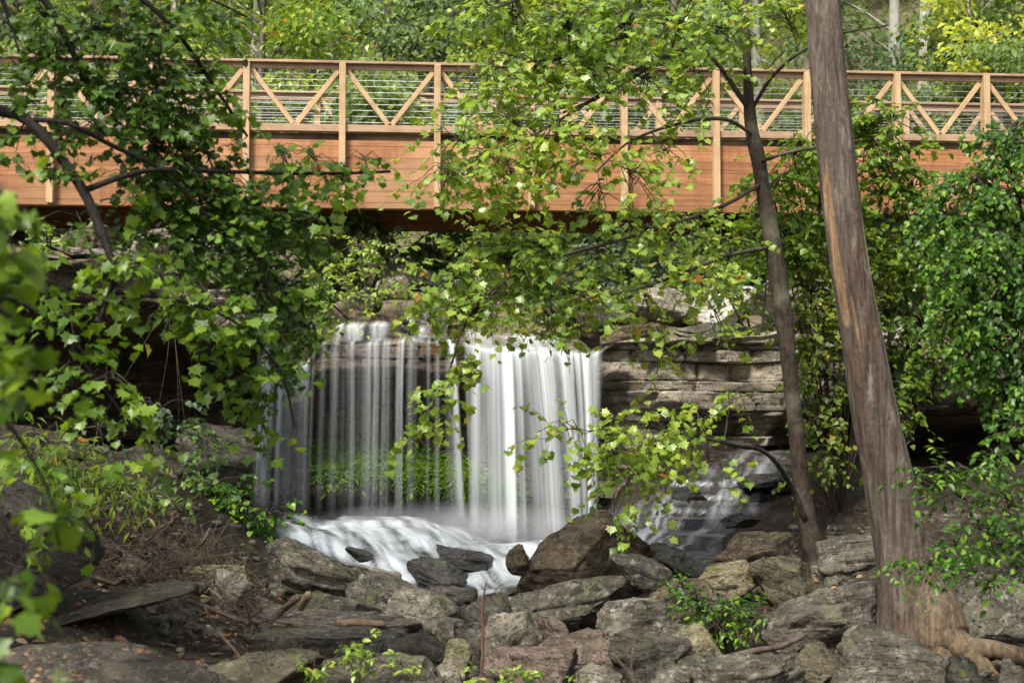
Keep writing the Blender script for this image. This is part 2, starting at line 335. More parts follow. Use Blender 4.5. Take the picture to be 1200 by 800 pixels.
# ================================================================ TERRAIN
CP = [(-8,4,.1),(0,3,0),(8,4,.1),(-4,6,.25),(4,6,.05),(0,8,-.05),(-3,9,.42),(-5,9,.6),(-2.4,11,.5),(-3.4,12.5,.8),(-4.5,14,1.33),(-5.4,15,1.64),(-3.96,16.5,1.2),
 (-3.15,15,.5),(-3.2,18,.68),(-5.2,18,1.5),(-1.76,19.6,.5),(-3.05,19.3,.5),(.46,19,.18),(-1.0,17.8,.3),(0,16,-.1),(-1.17,16.2,-.08),(-2.0,16.8,.15),(-1.8,14,0),(0,14,-.2),(0,12,-.1),(-2,12,.1),(-1.5,10,.05),
 (2,12,.0),(1.8,10,0),(1.8,19,1.4),(3.4,19,1.43),(.9,19.2,.22),(1.1,20,.4),(1.6,18,.66),(2.6,17.5,.74),(3.4,17,.8),(1.6,16.5,.4),(1.86,15.5,.2),(3.15,15,.36),(4.2,17.5,1.1),(5.2,17.5,1.1),(6.1,17,1.2),(3.1,13,.4),(3.6,12,.36),(4.3,12,.42),(2.9,10.5,.08),(3.4,9.5,.02),(3.8,10.5,.06),(3.2,11.0,.12),(4.6,10.3,.1),
 (1.5,14,.1),(-9,10,1.6),(9,10,1.5),(-9,17,2.2),(9,17,2.0),(-9,21,2.2),(9,21,2),(0,21.5,.5),(-3,21.5,.6),(3,21.5,1.45),(6,21.5,1.3),(-6,21.5,1.6)]
CPA = np.array(CP, float)
def _tps(r2): return 0.5 * r2 * np.log(r2 + 1e-9)
_d = ((CPA[:, None, :2] - CPA[None, :, :2]) ** 2).sum(-1); _n = len(CPA)
_A = np.zeros((_n + 3, _n + 3)); _A[:_n, :_n] = _tps(_d) + np.eye(_n) * 0.02
_Q = np.c_[np.ones(_n), CPA[:, :2]]; _A[:_n, _n:] = _Q; _A[_n:, :_n] = _Q.T
_W = np.linalg.solve(_A, np.r_[CPA[:, 2], 0, 0, 0])
def gz0(x, y):
    x, y = np.broadcast_arrays(np.asarray(x, float), np.asarray(y, float)); sh = x.shape
    xc = np.clip(x, -10, 10).ravel(); yc = np.clip(y, 2, 22.5).ravel()
    z = _W[_n] + _W[_n + 1] * xc + _W[_n + 2] * yc
    for i in range(_n): z = z + _W[i] * _tps((xc - CPA[i, 0]) ** 2 + (yc - CPA[i, 1]) ** 2)
    return z.reshape(sh) + np.maximum(np.abs(x) - 9, 0) * 0.45
def gz(x, y):
    z = gz0(x, y)
    p = v3(x, y, 0)
    z = z + 0.10 * fbm(p * 0.9, 3, 4) + 0.035 * fbm(p * 5, 5, 3)
    # layered bedrock: stepped on the right slope and below the falls
    w = sstep(0.4, 1.2, x) * sstep(12.5, 14.5, y) + 0.6 * sstep(14.5, 15.5, y) * sstep(1.2, 0.4, x) * sstep(-4.0, -3.0, x)
    st = 0.16; zz = (z + 0.13 * fbm(p * np.array([1.1, 1.6, 1]), 8, 4)) / st
    f = zz - np.floor(zz); q = (np.floor(zz) + sstep(0.55, 0.95, f)) * st
    return z * (1 - 0.62 * w) + q * 0.62 * w
def build_front():
    g = Geo()
    xs = np.r_[-60, -40, -25, -16, -12, np.arange(-10, 10.01, 0.05), 12, 16, 25, 40, 60]; ys = np.r_[-60, -30, -10, -2, 2, np.arange(4.5, 22.6, 0.05)]
    X, Y = np.meshgrid(xs, ys); Z = gz(X, Y)
    W = sstep(-4.6, -3.6, X) * sstep(4.6, 3.4, X) * sstep(13.6, 14.8, Y) * np.clip(1.1 + 0.9 * fbm(v3(X * 1.3, Y * 1.3, 2), 91, 3), 0, 1)
    g.add(v3(X, Y, Z), quads=grid_quads(len(ys), len(xs)), a=W.ravel())
    tag(link('ground', g.mesh('ground', M['ground'], True, 'wet')), 'dark gully floor of soil, bedrock and leaf litter in front of the falls', kind='structure')
build_front()

# lip of the rock band: knots along the photograph's width, world x / plan distance / lip height / how deep it is undercut
KN = np.array([  # px,   Y,   lip py, undercut, roof thickness (m), foot: share coming forward again
 (-420, 15.0, 255, 1.0, .5, .9), (-100, 16.5, 285, 1.8, .5, .7), (60, 17.4, 300, 3.4, .40, .6), (200, 17.8, 318, 3.6, .42, .6), (290, 18.2, 345, 3.2, .5, .6), (330, 19.1, 425, 1.2, .5, .3),
 (363, 19.35, 448, 1.0, .4, .2), (366.5, 19.45, 404, 1.1, .3, .1), (540, 19.6, 403, 1.1, .3, .1), (560, 19.5, 412, 1.1, .3, .1), (704, 19.45, 420, 1.0, .3, .1), (716, 19.45, 402, 1.1, .28, .1), (738, 19.2, 398, .8, .3, .2),
 (765, 18.9, 394, .35, .6, .3), (900, 18.8, 396, .2, 1.2, .3), (930, 18.3, 385, 1.0, .9, .5), (1000, 17.9, 400, 2.8, .55, .7), (1100, 17.6, 425, 3.2, .42, .7), (1250, 17.2, 420, 2.3, .4, .7), (1450, 16.5, 330, 1.5, .5, .8), (1700, 15, 250, 1.0, .5, .9)])
KX = np.array([PX(k[0], k[1]) for k in KN]); KZ = np.array([PZ(k[2], k[1]) for k in KN])
def lipY(x): return np.interp(x, KX, KN[:, 1])
def lipZ(x): return np.interp(x, KX, KZ)
def hz(x, y):
    """ground above the rock band: stream bed, gorge sides and the hill behind the bridge"""
    d = np.maximum(y - lipY(np.clip(x, KX[0], KX[-1])), 0); p = v3(x, y, 0)
    lz = lipZ(np.clip(x, KX[0], KX[-1])); base = 3.0
    z = lz + (base - lz) * 0.0 + 0.20 * d * sstep(0, 5, d) * np.interp(np.abs(x), [2, 6], [1, .35]) + 0.07 * np.maximum(d - 5, 0) + 0.33 * np.maximum(d - 14, 0)
    z = z + 0.22 * np.clip(np.abs(x) - 10, 0, 14) * sstep(0, 6, d) + 0.2 * np.clip(d - 11, 0, 5) * np.interp(np.abs(x), [2, 6], [0, .8])
    return z + 0.35 * fbm(p * 0.5, 31, 4) * sstep(0.4, 4, d) + 0.05 * fbm(p * 3, 33, 3) * sstep(0, .5, d)
def build_cliff():
    xs = np.arange(KX[0], KX[-1], 0.035); nx = len(xs)
    ly, lz = lipY(xs), lipZ(xs)
    # smooth the plan a little
    k = np.hanning(15); k /= k.sum()
    sm = lambda a: np.convolve(np.pad(a, 7, 'edge'), k, 'valid')
    ly = sm(ly) + 0.12 * fbm(v3(xs * 1.1, 0, 0), 41, 4); lz = sm(lz) + 0.05 * fbm(v3(xs * 1.5, 3, 0), 43, 3)
    und = np.interp(xs, KX, KN[:, 3]); roof = np.interp(xs, KX, KN[:, 4]); foot = np.interp(xs, KX, KN[:, 5])
    g = Geo(); rows = []; WT = []; infw = sstep(-3.6, -3.0, xs) * sstep(1.35, 1.15, xs); cave_shade = sstep(1.4, 2.2, und)
    # top sheet from 1.6 m behind the lip forward
    for s in np.linspace(1.6, 0.0, 24, endpoint=False):
        y = ly + s; z = np.where(s > 1.2, hz(xs, y) - 0.02, 0); zt = lz + (hz(xs, y) - lipZ(xs)) * sstep(0, 1.2, np.full(nx, s)) + 0.03 * fbm(v3(xs * 3, y * 3, 0), 44, 3) - 0.03 * (s > 1.3)
        rows.append(v3(xs, y, zt)); WT.append(infw * 0.5)
    zb = -0.6; nr = 300
    wid = np.random.RandomState(5).choice([.05, .06, .08, .1, .13, .17, .26], 90); cum = np.cumsum(wid) - 1.0
    for j in range(nr):
        v = j / (nr - 1); z = lz + (zb - lz) * v; dpt = lz - z   # depth under the lip
        zl = z + 0.10 * fbm(v3(xs * 0.35, 0, 5), 51, 3) + 0.03 * xs * 0.2
        li = np.searchsorted(cum, zl); f = np.where(li > 0, (zl - cum[np.clip(li - 1, 0, 89)]) / wid[np.clip(li, 0, 89)], .5); f = np.clip(f, 0, 1)
        bw = 0.5 + 0.9 * _h(li.astype(np.int64), li * 0 + 3, li * 0, 7); cell = np.floor(xs / bw + 0.3 * vnoise(v3(xs * 2, z * 3, 1), 4) + li * .37).astype(np.int64)
        cf = xs / bw + 0.3 * vnoise(v3(xs * 2, z * 3, 1), 4) + li * .37; jf = cf - np.floor(cf); infall = sstep(-3.2, -2.8, xs) * sstep(1.5, 1.2, xs)
        prot = (0.24 * vnoise(v3(xs * 0.45 + li * 7.3, li * 3.1, 0), 55) + 0.20 * (_h(cell, li.astype(np.int64), li.astype(np.int64) * 0, 9) - .5) + 0.05 * vnoise(v3(xs * 5 + li * 3.7, li * 5.1, 0), 56)) * (1 - .65 * infall)
        prot = prot - 0.30 * (_h(li.astype(np.int64), li.astype(np.int64) * 0 + 5, li.astype(np.int64) * 0, 3) < .3) * (1 - .8 * infall) * (0.5 + 0.5 * vnoise(v3(xs * .8, li * 2.0, 7), 12))
        groove = -0.13 * (1 - sstep(0, 0.07, np.minimum(f, 1 - f)) ) * (0.6 + 0.4 * vnoise(v3(xs * 2, li, 3), 57))
        groove = groove - 0.10 * (1 - sstep(0, 0.06, np.minimum(jf, 1 - jf)))
        rnd = 0.05 * fbm(v3(xs * 5, z * 9, 0), 58, 4)
        edge = sstep(0, 0.05, dpt)
        rec = und * sstep(roof, roof + 0.35 + 0.2 * und, dpt + 0.15 * fbm(v3(xs * 1.2, 1, z), 59, 3))
        zf = 0.55 * (lz - 0.3)
        rec = rec * (1 - foot * sstep(zf, lz + 0.3, dpt))
        # mossy bench behind the falls
        bench = 0.80 * sstep(-3.0, -2.6, xs) * sstep(-0.1, -0.6, xs) * np.exp(-((z - 0.95) / 0.36) ** 2) + 0.3 * sstep(-0.6, 0.0, xs) * sstep(1.2, 0.8, xs) * np.exp(-((z - 0.8) / 0.4) ** 2)
        y = ly + rec - bench * (1 + 0.25 * fbm(v3(xs * 2, z * 2, 1), 60, 3)) - (prot + groove + rnd) * edge
        # small ragged steps in the wall behind the water are finer
        rows.append(v3(xs, y, z)); WT.append(np.maximum(infw, cave_shade * .85 * sstep(roof * .8, roof * 1.2, dpt)))  # undercut hollows get painted shade here; only infw is real wetness
    A = np.stack(rows); g.add(A.reshape(-1, 3), quads=grid_quads(len(rows), nx), a=np.stack(WT).ravel())
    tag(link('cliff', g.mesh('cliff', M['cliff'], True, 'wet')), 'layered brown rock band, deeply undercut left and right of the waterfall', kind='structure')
    return xs, ly, lz, und
CLX, CLY, CLZ, CLU = build_cliff()
def build_hill():
    g = Geo(); xs = np.r_[-110, -80, -60, -45, -35, -28, -22, np.arange(-18, 18.01, 0.2), 22, 28, 35, 45, 60, 80, 110]; n = len(xs)
    ts = np.r_[np.arange(0.9, 14, 0.15), np.arange(14, 40, 0.8), np.arange(40, 130, 5)]
    X, T = np.meshgrid(xs, ts); Y = lipY(np.clip(X, KX[0], KX[-1])) + T; Z = hz(X, Y)
    g.add(v3(X, Y, Z), quads=grid_quads(len(ts), n))
    tag(link('hillside', g.mesh('hillside', M['hill'])), 'leaf covered gorge slope rising behind the bridge', kind='structure')
build_hill()

# ================================================================ ROCKS
_bm = {}
def ico(n):
    if n not in _bm:
        b = bmesh.new(); bmesh.ops.create_icosphere(b, subdivisions=n, radius=1)
        _bm[n] = (np.array([v.co[:] for v in b.verts]), np.array([[v.index for v in f.verts] for f in b.faces])); b.free()
    return _bm[n]
def worley(p, s=0):
    """hash value of the nearest feature point, and distance gap to the second one"""
    i = np.floor(p).astype(np.int64); best = np.full(p.shape[:-1], 9.0); sec = best.copy(); val = np.zeros(p.shape[:-1])
    for a in (-1, 0, 1):
        for b in (-1, 0, 1):
            for c in (-1, 0, 1):
                x, y, z = i[..., 0] + a, i[..., 1] + b, i[..., 2] + c
                q = np.stack([x + _h(x, y, z, s), y + _h(x, y, z, s + 1), z + _h(x, y, z, s + 2)], -1)
                d = np.linalg.norm(p - q, axis=-1); nb = d < best
                sec = np.where(nb, best, np.minimum(sec, d)); val = np.where(nb, _h(x, y, z, s + 3), val); best = np.where(nb, d, best)
    return val, sec - best
def rock_shape(sx, sy, sz, seed, kind='block', sub=5, rough=1.0):
    v, f = ico(sub); v = v.copy(); r = np.random.RandomState(seed); S = np.array([sx, sy, sz])
    p = {'block': 2.6, 'slab': 3.4, 'round': 2.2, 'wedge': 2.4}[kind]
    v = v / (np.abs(v) ** p).sum(1, keepdims=True) ** (1 / p)
    npl = {'block': 17, 'slab': 15, 'round': 11, 'wedge': 15}[kind]
    for k in range(npl):
        n = r.normal(size=3); n[2] *= {'block': .8, 'slab': .45, 'round': .8, 'wedge': .8}[kind]
        if kind == 'slab' and k < 2: n = np.array([r.uniform(-.16, .16), r.uniform(-.25, .25), 1 - 2 * k])
        n /= np.linalg.norm(n)
        d = r.uniform(0.50, 0.82) if kind != 'round' else r.uniform(.68, .9); e = v @ n - d
        v = v - np.where(e > 0, e, 0)[:, None] * n
    if kind == 'wedge': v[:, 2] = (v[:, 2] + 1) * np.interp(v[:, 0], [-1, 0.25, 1], [0.55, 1.2, 0.6]) - 1
    lo, hi = v.min(0), v.max(0); v = (v - (lo + hi) / 2) / ((hi - lo) / 2) * S
    m = (sx * sz) ** 0.5; off = r.uniform(0, 90, 3); nn = nrm(v / S ** 1.3)
    lay = {'block': 0.05, 'slab': 0.085, 'round': 0.015, 'wedge': 0.03}[kind] * rough
    th = max(0.025, sz * 0.42); zz = v[:, 2] / th + 0.7 * fbm(v / m * 0.8 + off, 1, 2)
    li = np.floor(zz); ff = zz - li; dsp = vnoise(v3(v[:, 0] / m * .9 + li * 5.7, v[:, 1] / m * .9 + li * 9.1, li), seed) * lay * 1.8 - lay * 1.1 * (1 - sstep(0, 0.12, np.minimum(ff, 1 - ff)))
    hn = nn.copy(); hn[:, 2] *= 0.15
    v = v + hn * (dsp * m)[:, None] * (1 - np.abs(nn[:, 2:3]) * 0.7)
    wv, wd = worley(v / m * np.array([1.5, 1.5, 2.4]) + off + 0.35 * fbm(v / m * 2 + off, 4, 2)[:, None], seed)
    w2, _ = worley(v / m * np.array([3.4, 3.4, 5]) + off, seed + 9)
    v = v + nn * (m * rough * (0.10 * (wv - .5) - 0.035 * (1 - sstep(0, .07, wd)) + 0.035 * (w2 - .5)))[:, None]
    q = v / m; v = v + nn * (m * rough * (0.06 * fbm(q * 1.8 + off, 5, 5, 0.6) + 0.022 * (1 - 2 * np.abs(fbm(q * 6 + off, 9, 3)))))[:, None]
    return v, f
def rock(name, label, px, py, w, h, Y, tilt=0, kind='block', mat='rk_grey', seed=None, depth=0.8, yaw=None, ext=True, cat='rock', group=None, pitch=0, world=None, gfun=None):
    seed = seed if seed is not None else int(px * 7 + py * 3) % 9999
    c = P(px, py, Y) if world is None else np.array(world); s = Y / F
    sx, sz = w * s / 2, h * s / 2; sy = sx * depth
    c = c + np.array([0, sy * 0.55, 0])
    if ext:
        gf = gfun or gz0; zg = float(gf(c[0], c[1])) - 0.06; bot = c[2] - sz
        if zg < bot: top = c[2] + sz; sz = (top - zg) / 2; c = np.array([c[0], c[1], (top + zg) / 2])
    v, f = rock_shape(sx, sy, sz, seed, kind, 5 if w > 60 else 4)
    g = Geo(); g.add(v, tris=f)
    o = link(name, g.mesh(name, M[mat]), loc=c)
    yaw = yaw if yaw is not None else random.Random(seed).uniform(-14, 14)
    o.rotation_euler = (R(pitch), R(-tilt), R(yaw))
    return tag(o, label, cat, group)
random.seed(3)
G1 = 'boulders heaped below the falls'
RK = [ # label, px,py,w,h,Y, tilt, kind, mat, extra
 ('largest boulder of the heap, dark and peaked, right in front of the waterfall foot', 680,652,176,104,13.6,4,'wedge','rk_brown',dict(seed=11,depth=.9)),
 ('small round knob of rock leaning on the left side of the big peaked boulder', 607,657,28,36,13.6,0,'round','rk_brown',dict(ext=False)),
 ('long flat grey slab slanting up to the right under the big peaked boulder', 690,703,190,48,12.6,13,'slab','rk_grey',dict(ext=False,depth=.6)),
 ('knobbly pale-nosed rock on the right end of the slanting slab', 752,672,80,36,12.4,-18,'round','rk_grey',dict(ext=False)),
 ('pitted light grey slab lying below the knobbly rock', 738,722,100,34,12.0,2,'slab','rk_pale',{}),
 ('dark angular block with a pale tilted top edge, behind the forked twig', 765,763,92,66,10.6,18,'block','rk_dark',dict(yaw=12)),
 ('brown round-backed stone with an orange top, left of the leafy ground plant', 818,752,62,38,10.9,-4,'round','rk_yellow',{}),
 ('ridged pale rock left of the reddish slab', 600,744,78,58,10.9,28,'block','rk_pale',{}),
 ('rough grey rock standing right beside the thin red stem', 572,716,66,48,12.0,-24,'block','rk_grey',{}),
 ('low red-brown bottomed slab at the bottom edge right of the red stem', 618,778,130,38,9.9,-8,'slab','rk_red',{}),
 ('flat reddish slab between the ridged rock and the dark angular block', 668,757,112,30,10.9,3,'slab','rk_red',{}),
 ('long layered slab along the bottom edge in front of the leafy ground plant', 868,786,160,38,9.7,5,'slab','rk_grey',dict(depth=.5)),
 ('big squarish boulder in front of the thick trunk, pale top', 1050,775,125,72,9.3,-5,'block','rk_grey',dict(seed=5)),
 ('broad boulder strewn with red-brown leaves left of the thick trunk', 968,722,150,66,11.6,8,'block','rk_litter',dict(depth=.9)),
 ('olive-topped slanting block left of the slim tree foot', 925,686,100,64,13.0,-22,'block','rk_moss',dict(seed=44)),
 ('moss-edged rock left of the olive-topped block', 850,680,82,40,13.4,6,'slab','rk_yellow',{}),
 ('grey flat-topped rock between the slim tree and the thick trunk', 1008,655,92,52,14.0,4,'slab','rk_grey',{}),
 ('large grey boulder at the right edge beyond the long root', 1180,712,110,76,10.8,14,'block','rk_grey',{}),
 ('dark upright stone in the bottom right corner', 1190,797,46,50,8.8,10,'block','rk_dark',{}),
 ('rounded grey rock behind the arch of the root', 1140,742,66,44,10.9,0,'round','rk_grey',{}),
 ('flat brown slab on the wet slope left of the slim tree', 888,640,96,26,14.8,4,'slab','rk_brown',{}),
 ('long weathered slab falling to the right below the cascade', 398,682,150,46,13.4,-14,'slab','rk_pale',dict(ext=False,seed=77,depth=.6)),
 ('grey snout-shaped rock at the upper left end of the long weathered slab', 345,655,90,34,14.2,-18,'block','rk_grey',{}),
 ('dark steep rock at the right end of the long weathered slab', 452,700,100,38,13.2,-20,'slab','rk_grey',{}),
 ('low grey rock in the hollow under the long weathered slab', 378,712,108,30,12.6,-3,'round','rk_grey',{}),
 ('pale speckled boulder below the small chute of the cascade', 492,715,92,44,12.4,-12,'round','rk_pale',dict(seed=8)),
 ('dark flat rock at the cascade foot left of the thin red stem', 530,703,74,28,13.2,4,'slab','rk_dark',{}),
 ('small dark stone wedged at the foot of the small water chute', 462,688,34,18,14.0,0,'round','rk_dark',{}),
 ('thin pale slab under the pale speckled boulder', 528,736,110,22,11.8,-10,'slab','rk_pale',{}),
 ('wide flat ledge slab with scattered leaves at lower left centre', 375,738,250,30,11.9,-1,'slab','rk_litter',dict(depth=.55)),
 ('thick dark-bellied slab under the wide leaf-scattered ledge', 372,765,210,46,10.9,-3,'slab','rk_grey',dict(depth=.5,seed=15)),
 ('mossy pale rock at the bottom edge below the dark-bellied slab', 300,793,150,40,9.6,8,'round','rk_moss',{}),
 ('flat grey rock at the bottom edge behind the bright seedlings', 440,790,150,40,9.7,-3,'slab','rk_grey',{}),
 ('small yellowish tilted stone near the bottom centre', 534,768,42,34,10.6,-24,'block','rk_yellow',{}),
 ('small pale grey stone below the yellowish tilted stone', 522,788,48,30,10.2,-6,'round','rk_pale',{}),
 ('pale yellow flat-topped rock left of the low rocks below the cascade', 240,676,92,26,12.8,-4,'slab','rk_yellow',{}),
 ('smooth pale boulder tipping to the right under the pale yellow flat-topped rock', 266,703,62,58,12.2,-32,'block','rk_pale',{}),
 ('grey boulder propping up the tilted slab', 192,732,84,84,10.6,-30,'block','rk_grey',{}),
 ('tilted thin slab covered in litter, propped above a dark hollow', 118,715,212,22,9.8,14,'slab','rk_mound',dict(ext=False,depth=.55)),
 ('pale stub of stone poking out of the brushwood', 147,680,44,46,11.2,-24,'round','rk_moss',{}),
 ('wide dark gravelly mound filling the bottom left corner', 95,806,360,76,8.3,-4,'round','rk_mound',dict(depth=.6)),
 ('dark leaning boulder at the left edge behind the near leaves', 12,640,160,140,9.6,-34,'block','rk_dark',{}),
 ('small pale stone between the pale boulder and the ledge slab', 306,706,34,20,12.6,0,'block','rk_pale',{}),
 ('dark three-sided stone sitting in the white water', 420,651,36,17,16.2,-12,'block','rk_wet',dict(ext=False)),
 ('black wet rock hump splitting the cascade', 510,672,74,30,16.0,-10,'block','rk_wet',dict(depth=1.1)),
 ('low wet rock streaked by water above the black hump', 545,655,70,22,16.9,-12,'slab','rk_wet',dict(ext=False)),
 ('pale stone at the bottom edge between two clumps of seedlings', 700,792,60,26,9.8,0,'round','rk_pale',{}),
 ('rough dark rock at the bottom edge right of the forked twig', 790,792,60,36,9.6,8,'block','rk_grey',{}),
 ('small dark grey rock between the long layered slab and the squarish boulder', 962,776,62,40,10.2,-8,'block','rk_moss',{}),
 ('half hidden rock beneath the arching root', 1128,788,62,32,9.5,0,'block','rk_grey',{}),
 ('mossy earth-coloured boulder behind the leafy ground plant', 812,708,96,52,12.2,-6,'round','rk_moss',{}),
 ('grey rock peeping out left of the thick trunk foot', 1012,748,44,34,10.6,0,'round','rk_pale',{}),
 ('dark grey rock behind the thick trunk on the right bank', 1095,650,80,54,13.4,-10,'block','rk_grey',{}),
 ('broken grey rock on the right bank under the bright sprays', 1150,660,80,44,12.6,10,'block','rk_dark',{}),
 ('flat block on the right bank just right of the thick trunk', 1110,700,70,34,12.0,5,'slab','rk_grey',{}),
 ('black wet stone in the thin runnel left of the slim tree', 872,611,46,18,16.0,4,'block','rk_wet',dict(ext=False)),
 ('little dark stone on the wet slope near the lower leaf cluster', 806,579,40,14,17.2,0,'slab','rk_wet',dict(ext=False)),
 ('wet ledge stone at the top of the thin runnel', 900,563,70,14,17.6,6,'slab','rk_wet',dict(ext=False)),
 ('dark wet rock beside the right shoulder of the big peaked boulder', 792,660,70,32,14.6,-22,'round','rk_wet',dict(ext=False)),
 ('small grey stone under the right end of the pitted slab', 790,738,36,20,11.6,0,'round','rk_grey',{}),
 ('rough grey stone left of the ridged pale rock', 552,745,48,36,11.3,14,'block','rk_grey',{}),
 ('small brown stone tucked under the slanting slab', 640,735,54,26,11.6,-6,'round','rk_red',{}),
 ('grey stone resting between the two bottom left slabs', 238,752,66,36,10.6,-8,'slab','rk_grey',{}),
 ('thin dark slab sticking out below the thin pale slab', 490,757,96,20,11.0,-4,'slab','rk_dark',{}),
]
for rr in RK:
    lb, px, py, w, h, Y, tl, kd, mt, kw = rr
    rock('boulder' if w >= 60 else 'stone', lb, px, py, w, h, Y, tl, kd, mt, group=G1, cat='boulder' if w >= 60 else 'stone', **kw)
G2 = 'rocks on the stream bed above the falls'
RB = [
 ('grey rock high on the stream bed just under the bridge', 508,292,66,24,27,-22,'block','rk_grey'),
 ('pale grey slab below the highest rock on the stream bed', 495,322,90,24,25,-18,'slab','rk_pale'),
 ('reddish brown block at the left of the stream bed above the lip', 418,352,56,26,22.5,-8,'block','rk_red'),
 ('dark red slab under the reddish brown block', 424,370,64,18,21.6,-2,'slab','rk_brown'),
 ('flat grey rock just above the centre of the lip', 500,366,70,22,22.0,-6,'slab','rk_grey'),
 ('tan stone among the yellow plants left of the lip', 460,332,40,22,24,0,'round','rk_pale'),
 ('pale rock catching light under the left part of the bridge', 555,330,50,22,24.5,-10,'block','rk_pale'),
 ('dark boulder right of the upper rivulets', 705,372,100,50,20.8,-8,'block','rk_dark'),
 ('pale rounded rock behind the dark boulder right of the lip', 775,352,84,34,21.5,0,'round','rk_pale'),
 ('squat brown stone on the top ledge right of the falls', 745,388,76,18,19.8,2,'slab','rk_brown'),
 ('brown flat stone on the right ledge beside the slim tree', 835,385,90,18,20.2,-3,'slab','rk_grey'),
 ('white sunlit rock left of the slim tree, above the right ledge', 850,352,90,32,21.5,6,'block','rk_sunlit'),
 ('white sunlit rock between the slim tree and the thick trunk', 940,342,110,50,20.0,-6,'block','rk_sunlit'),
 ('white flat rock right of the thick trunk above the dark overhang', 1045,392,70,20,18.9,4,'slab','rk_sunlit'),
 ('tan face of rock under the left end of the bridge', 178,288,60,40,21.5,0,'block','rk_pale'),
 ('brown upright rock under the left end of the bridge', 100,285,70,44,21.8,0,'block','rk_brown'),
 ('tan block of rock left of the falls under the leaves', 245,300,70,40,21,0,'block','rk_grey'),
]
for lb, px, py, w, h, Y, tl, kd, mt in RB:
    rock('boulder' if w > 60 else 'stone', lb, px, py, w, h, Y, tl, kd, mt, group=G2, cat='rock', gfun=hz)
rock('slab', 'white topped flat slab on the rim of the left overhang', 118, 297, 120, 13, 17.3, -3, 'slab', 'rk_pale', cat='rock slab', ext=False, depth=.5)
rock('slab', 'dark slab just under the white topped slab on the left rim', 105, 311, 130, 14, 17.2, 2, 'slab', 'rk_brown', cat='rock slab', ext=False, depth=.5)
rock('slab', 'thin pale rock shelf inside the dark hollow right of the thick trunk', 1112, 466, 56, 9, 17.6, 0, 'slab', 'rk_pale', cat='rock slab', ext=False)
rock('slab', 'second thinner rock shelf in the hollow right of the thick trunk', 1106, 477, 60, 7, 17.7, -2, 'slab', 'rk_pale', cat='rock slab', ext=False)
rock('boulder', 'brown cracked rock face jutting out below the left overhang', 250, 535, 100, 74, 18.2, -12, 'block', 'rk_dark', cat='rock', depth=.7)
rock('boulder', 'dark brown rock hump at the foot of the left hollow', 165, 552, 120, 56, 17.0, -6, 'block', 'rk_dark', cat='rock', depth=.7)

# loose small stones: one object
def stones():
    g = Geo(); r = np.random.RandomState(12); v0, f0 = ico(2)
    for i in range(1500):
        Y = r.uniform(8.6, 16.5); px = r.uniform(150, 1180); x = PX(px, Y)
        s = r.uniform(0.015, 0.07) * (1.6 if r.rand() < .1 else 1)
        z = float(gz(x, Y)) + s * 0.2
        v = v0 / (np.abs(v0) ** 3).sum(1, keepdims=True) ** (1 / 3)
        for k in range(4):
            n = r.normal(size=3); n /= np.linalg.norm(n); e = v @ n - r.uniform(.6, .95); v = v - np.where(e > 0, e, 0)[:, None] * n
        a = r.uniform(0, 6.3); v = v * [1, .7, .5] * s; c, d = math.cos(a), math.sin(a)
        v = np.c_[v[:, 0] * c - v[:, 1] * d, v[:, 0] * d + v[:, 1] * c, v[:, 2]]
        g.add(v + [x, Y, z], tris=f0)
    tag(link('rubble', g.mesh('rubble', M['rk_grey'], False)), 'loose small grey stones and chips lying between the boulders', 'rubble', kind='stuff')
stones()

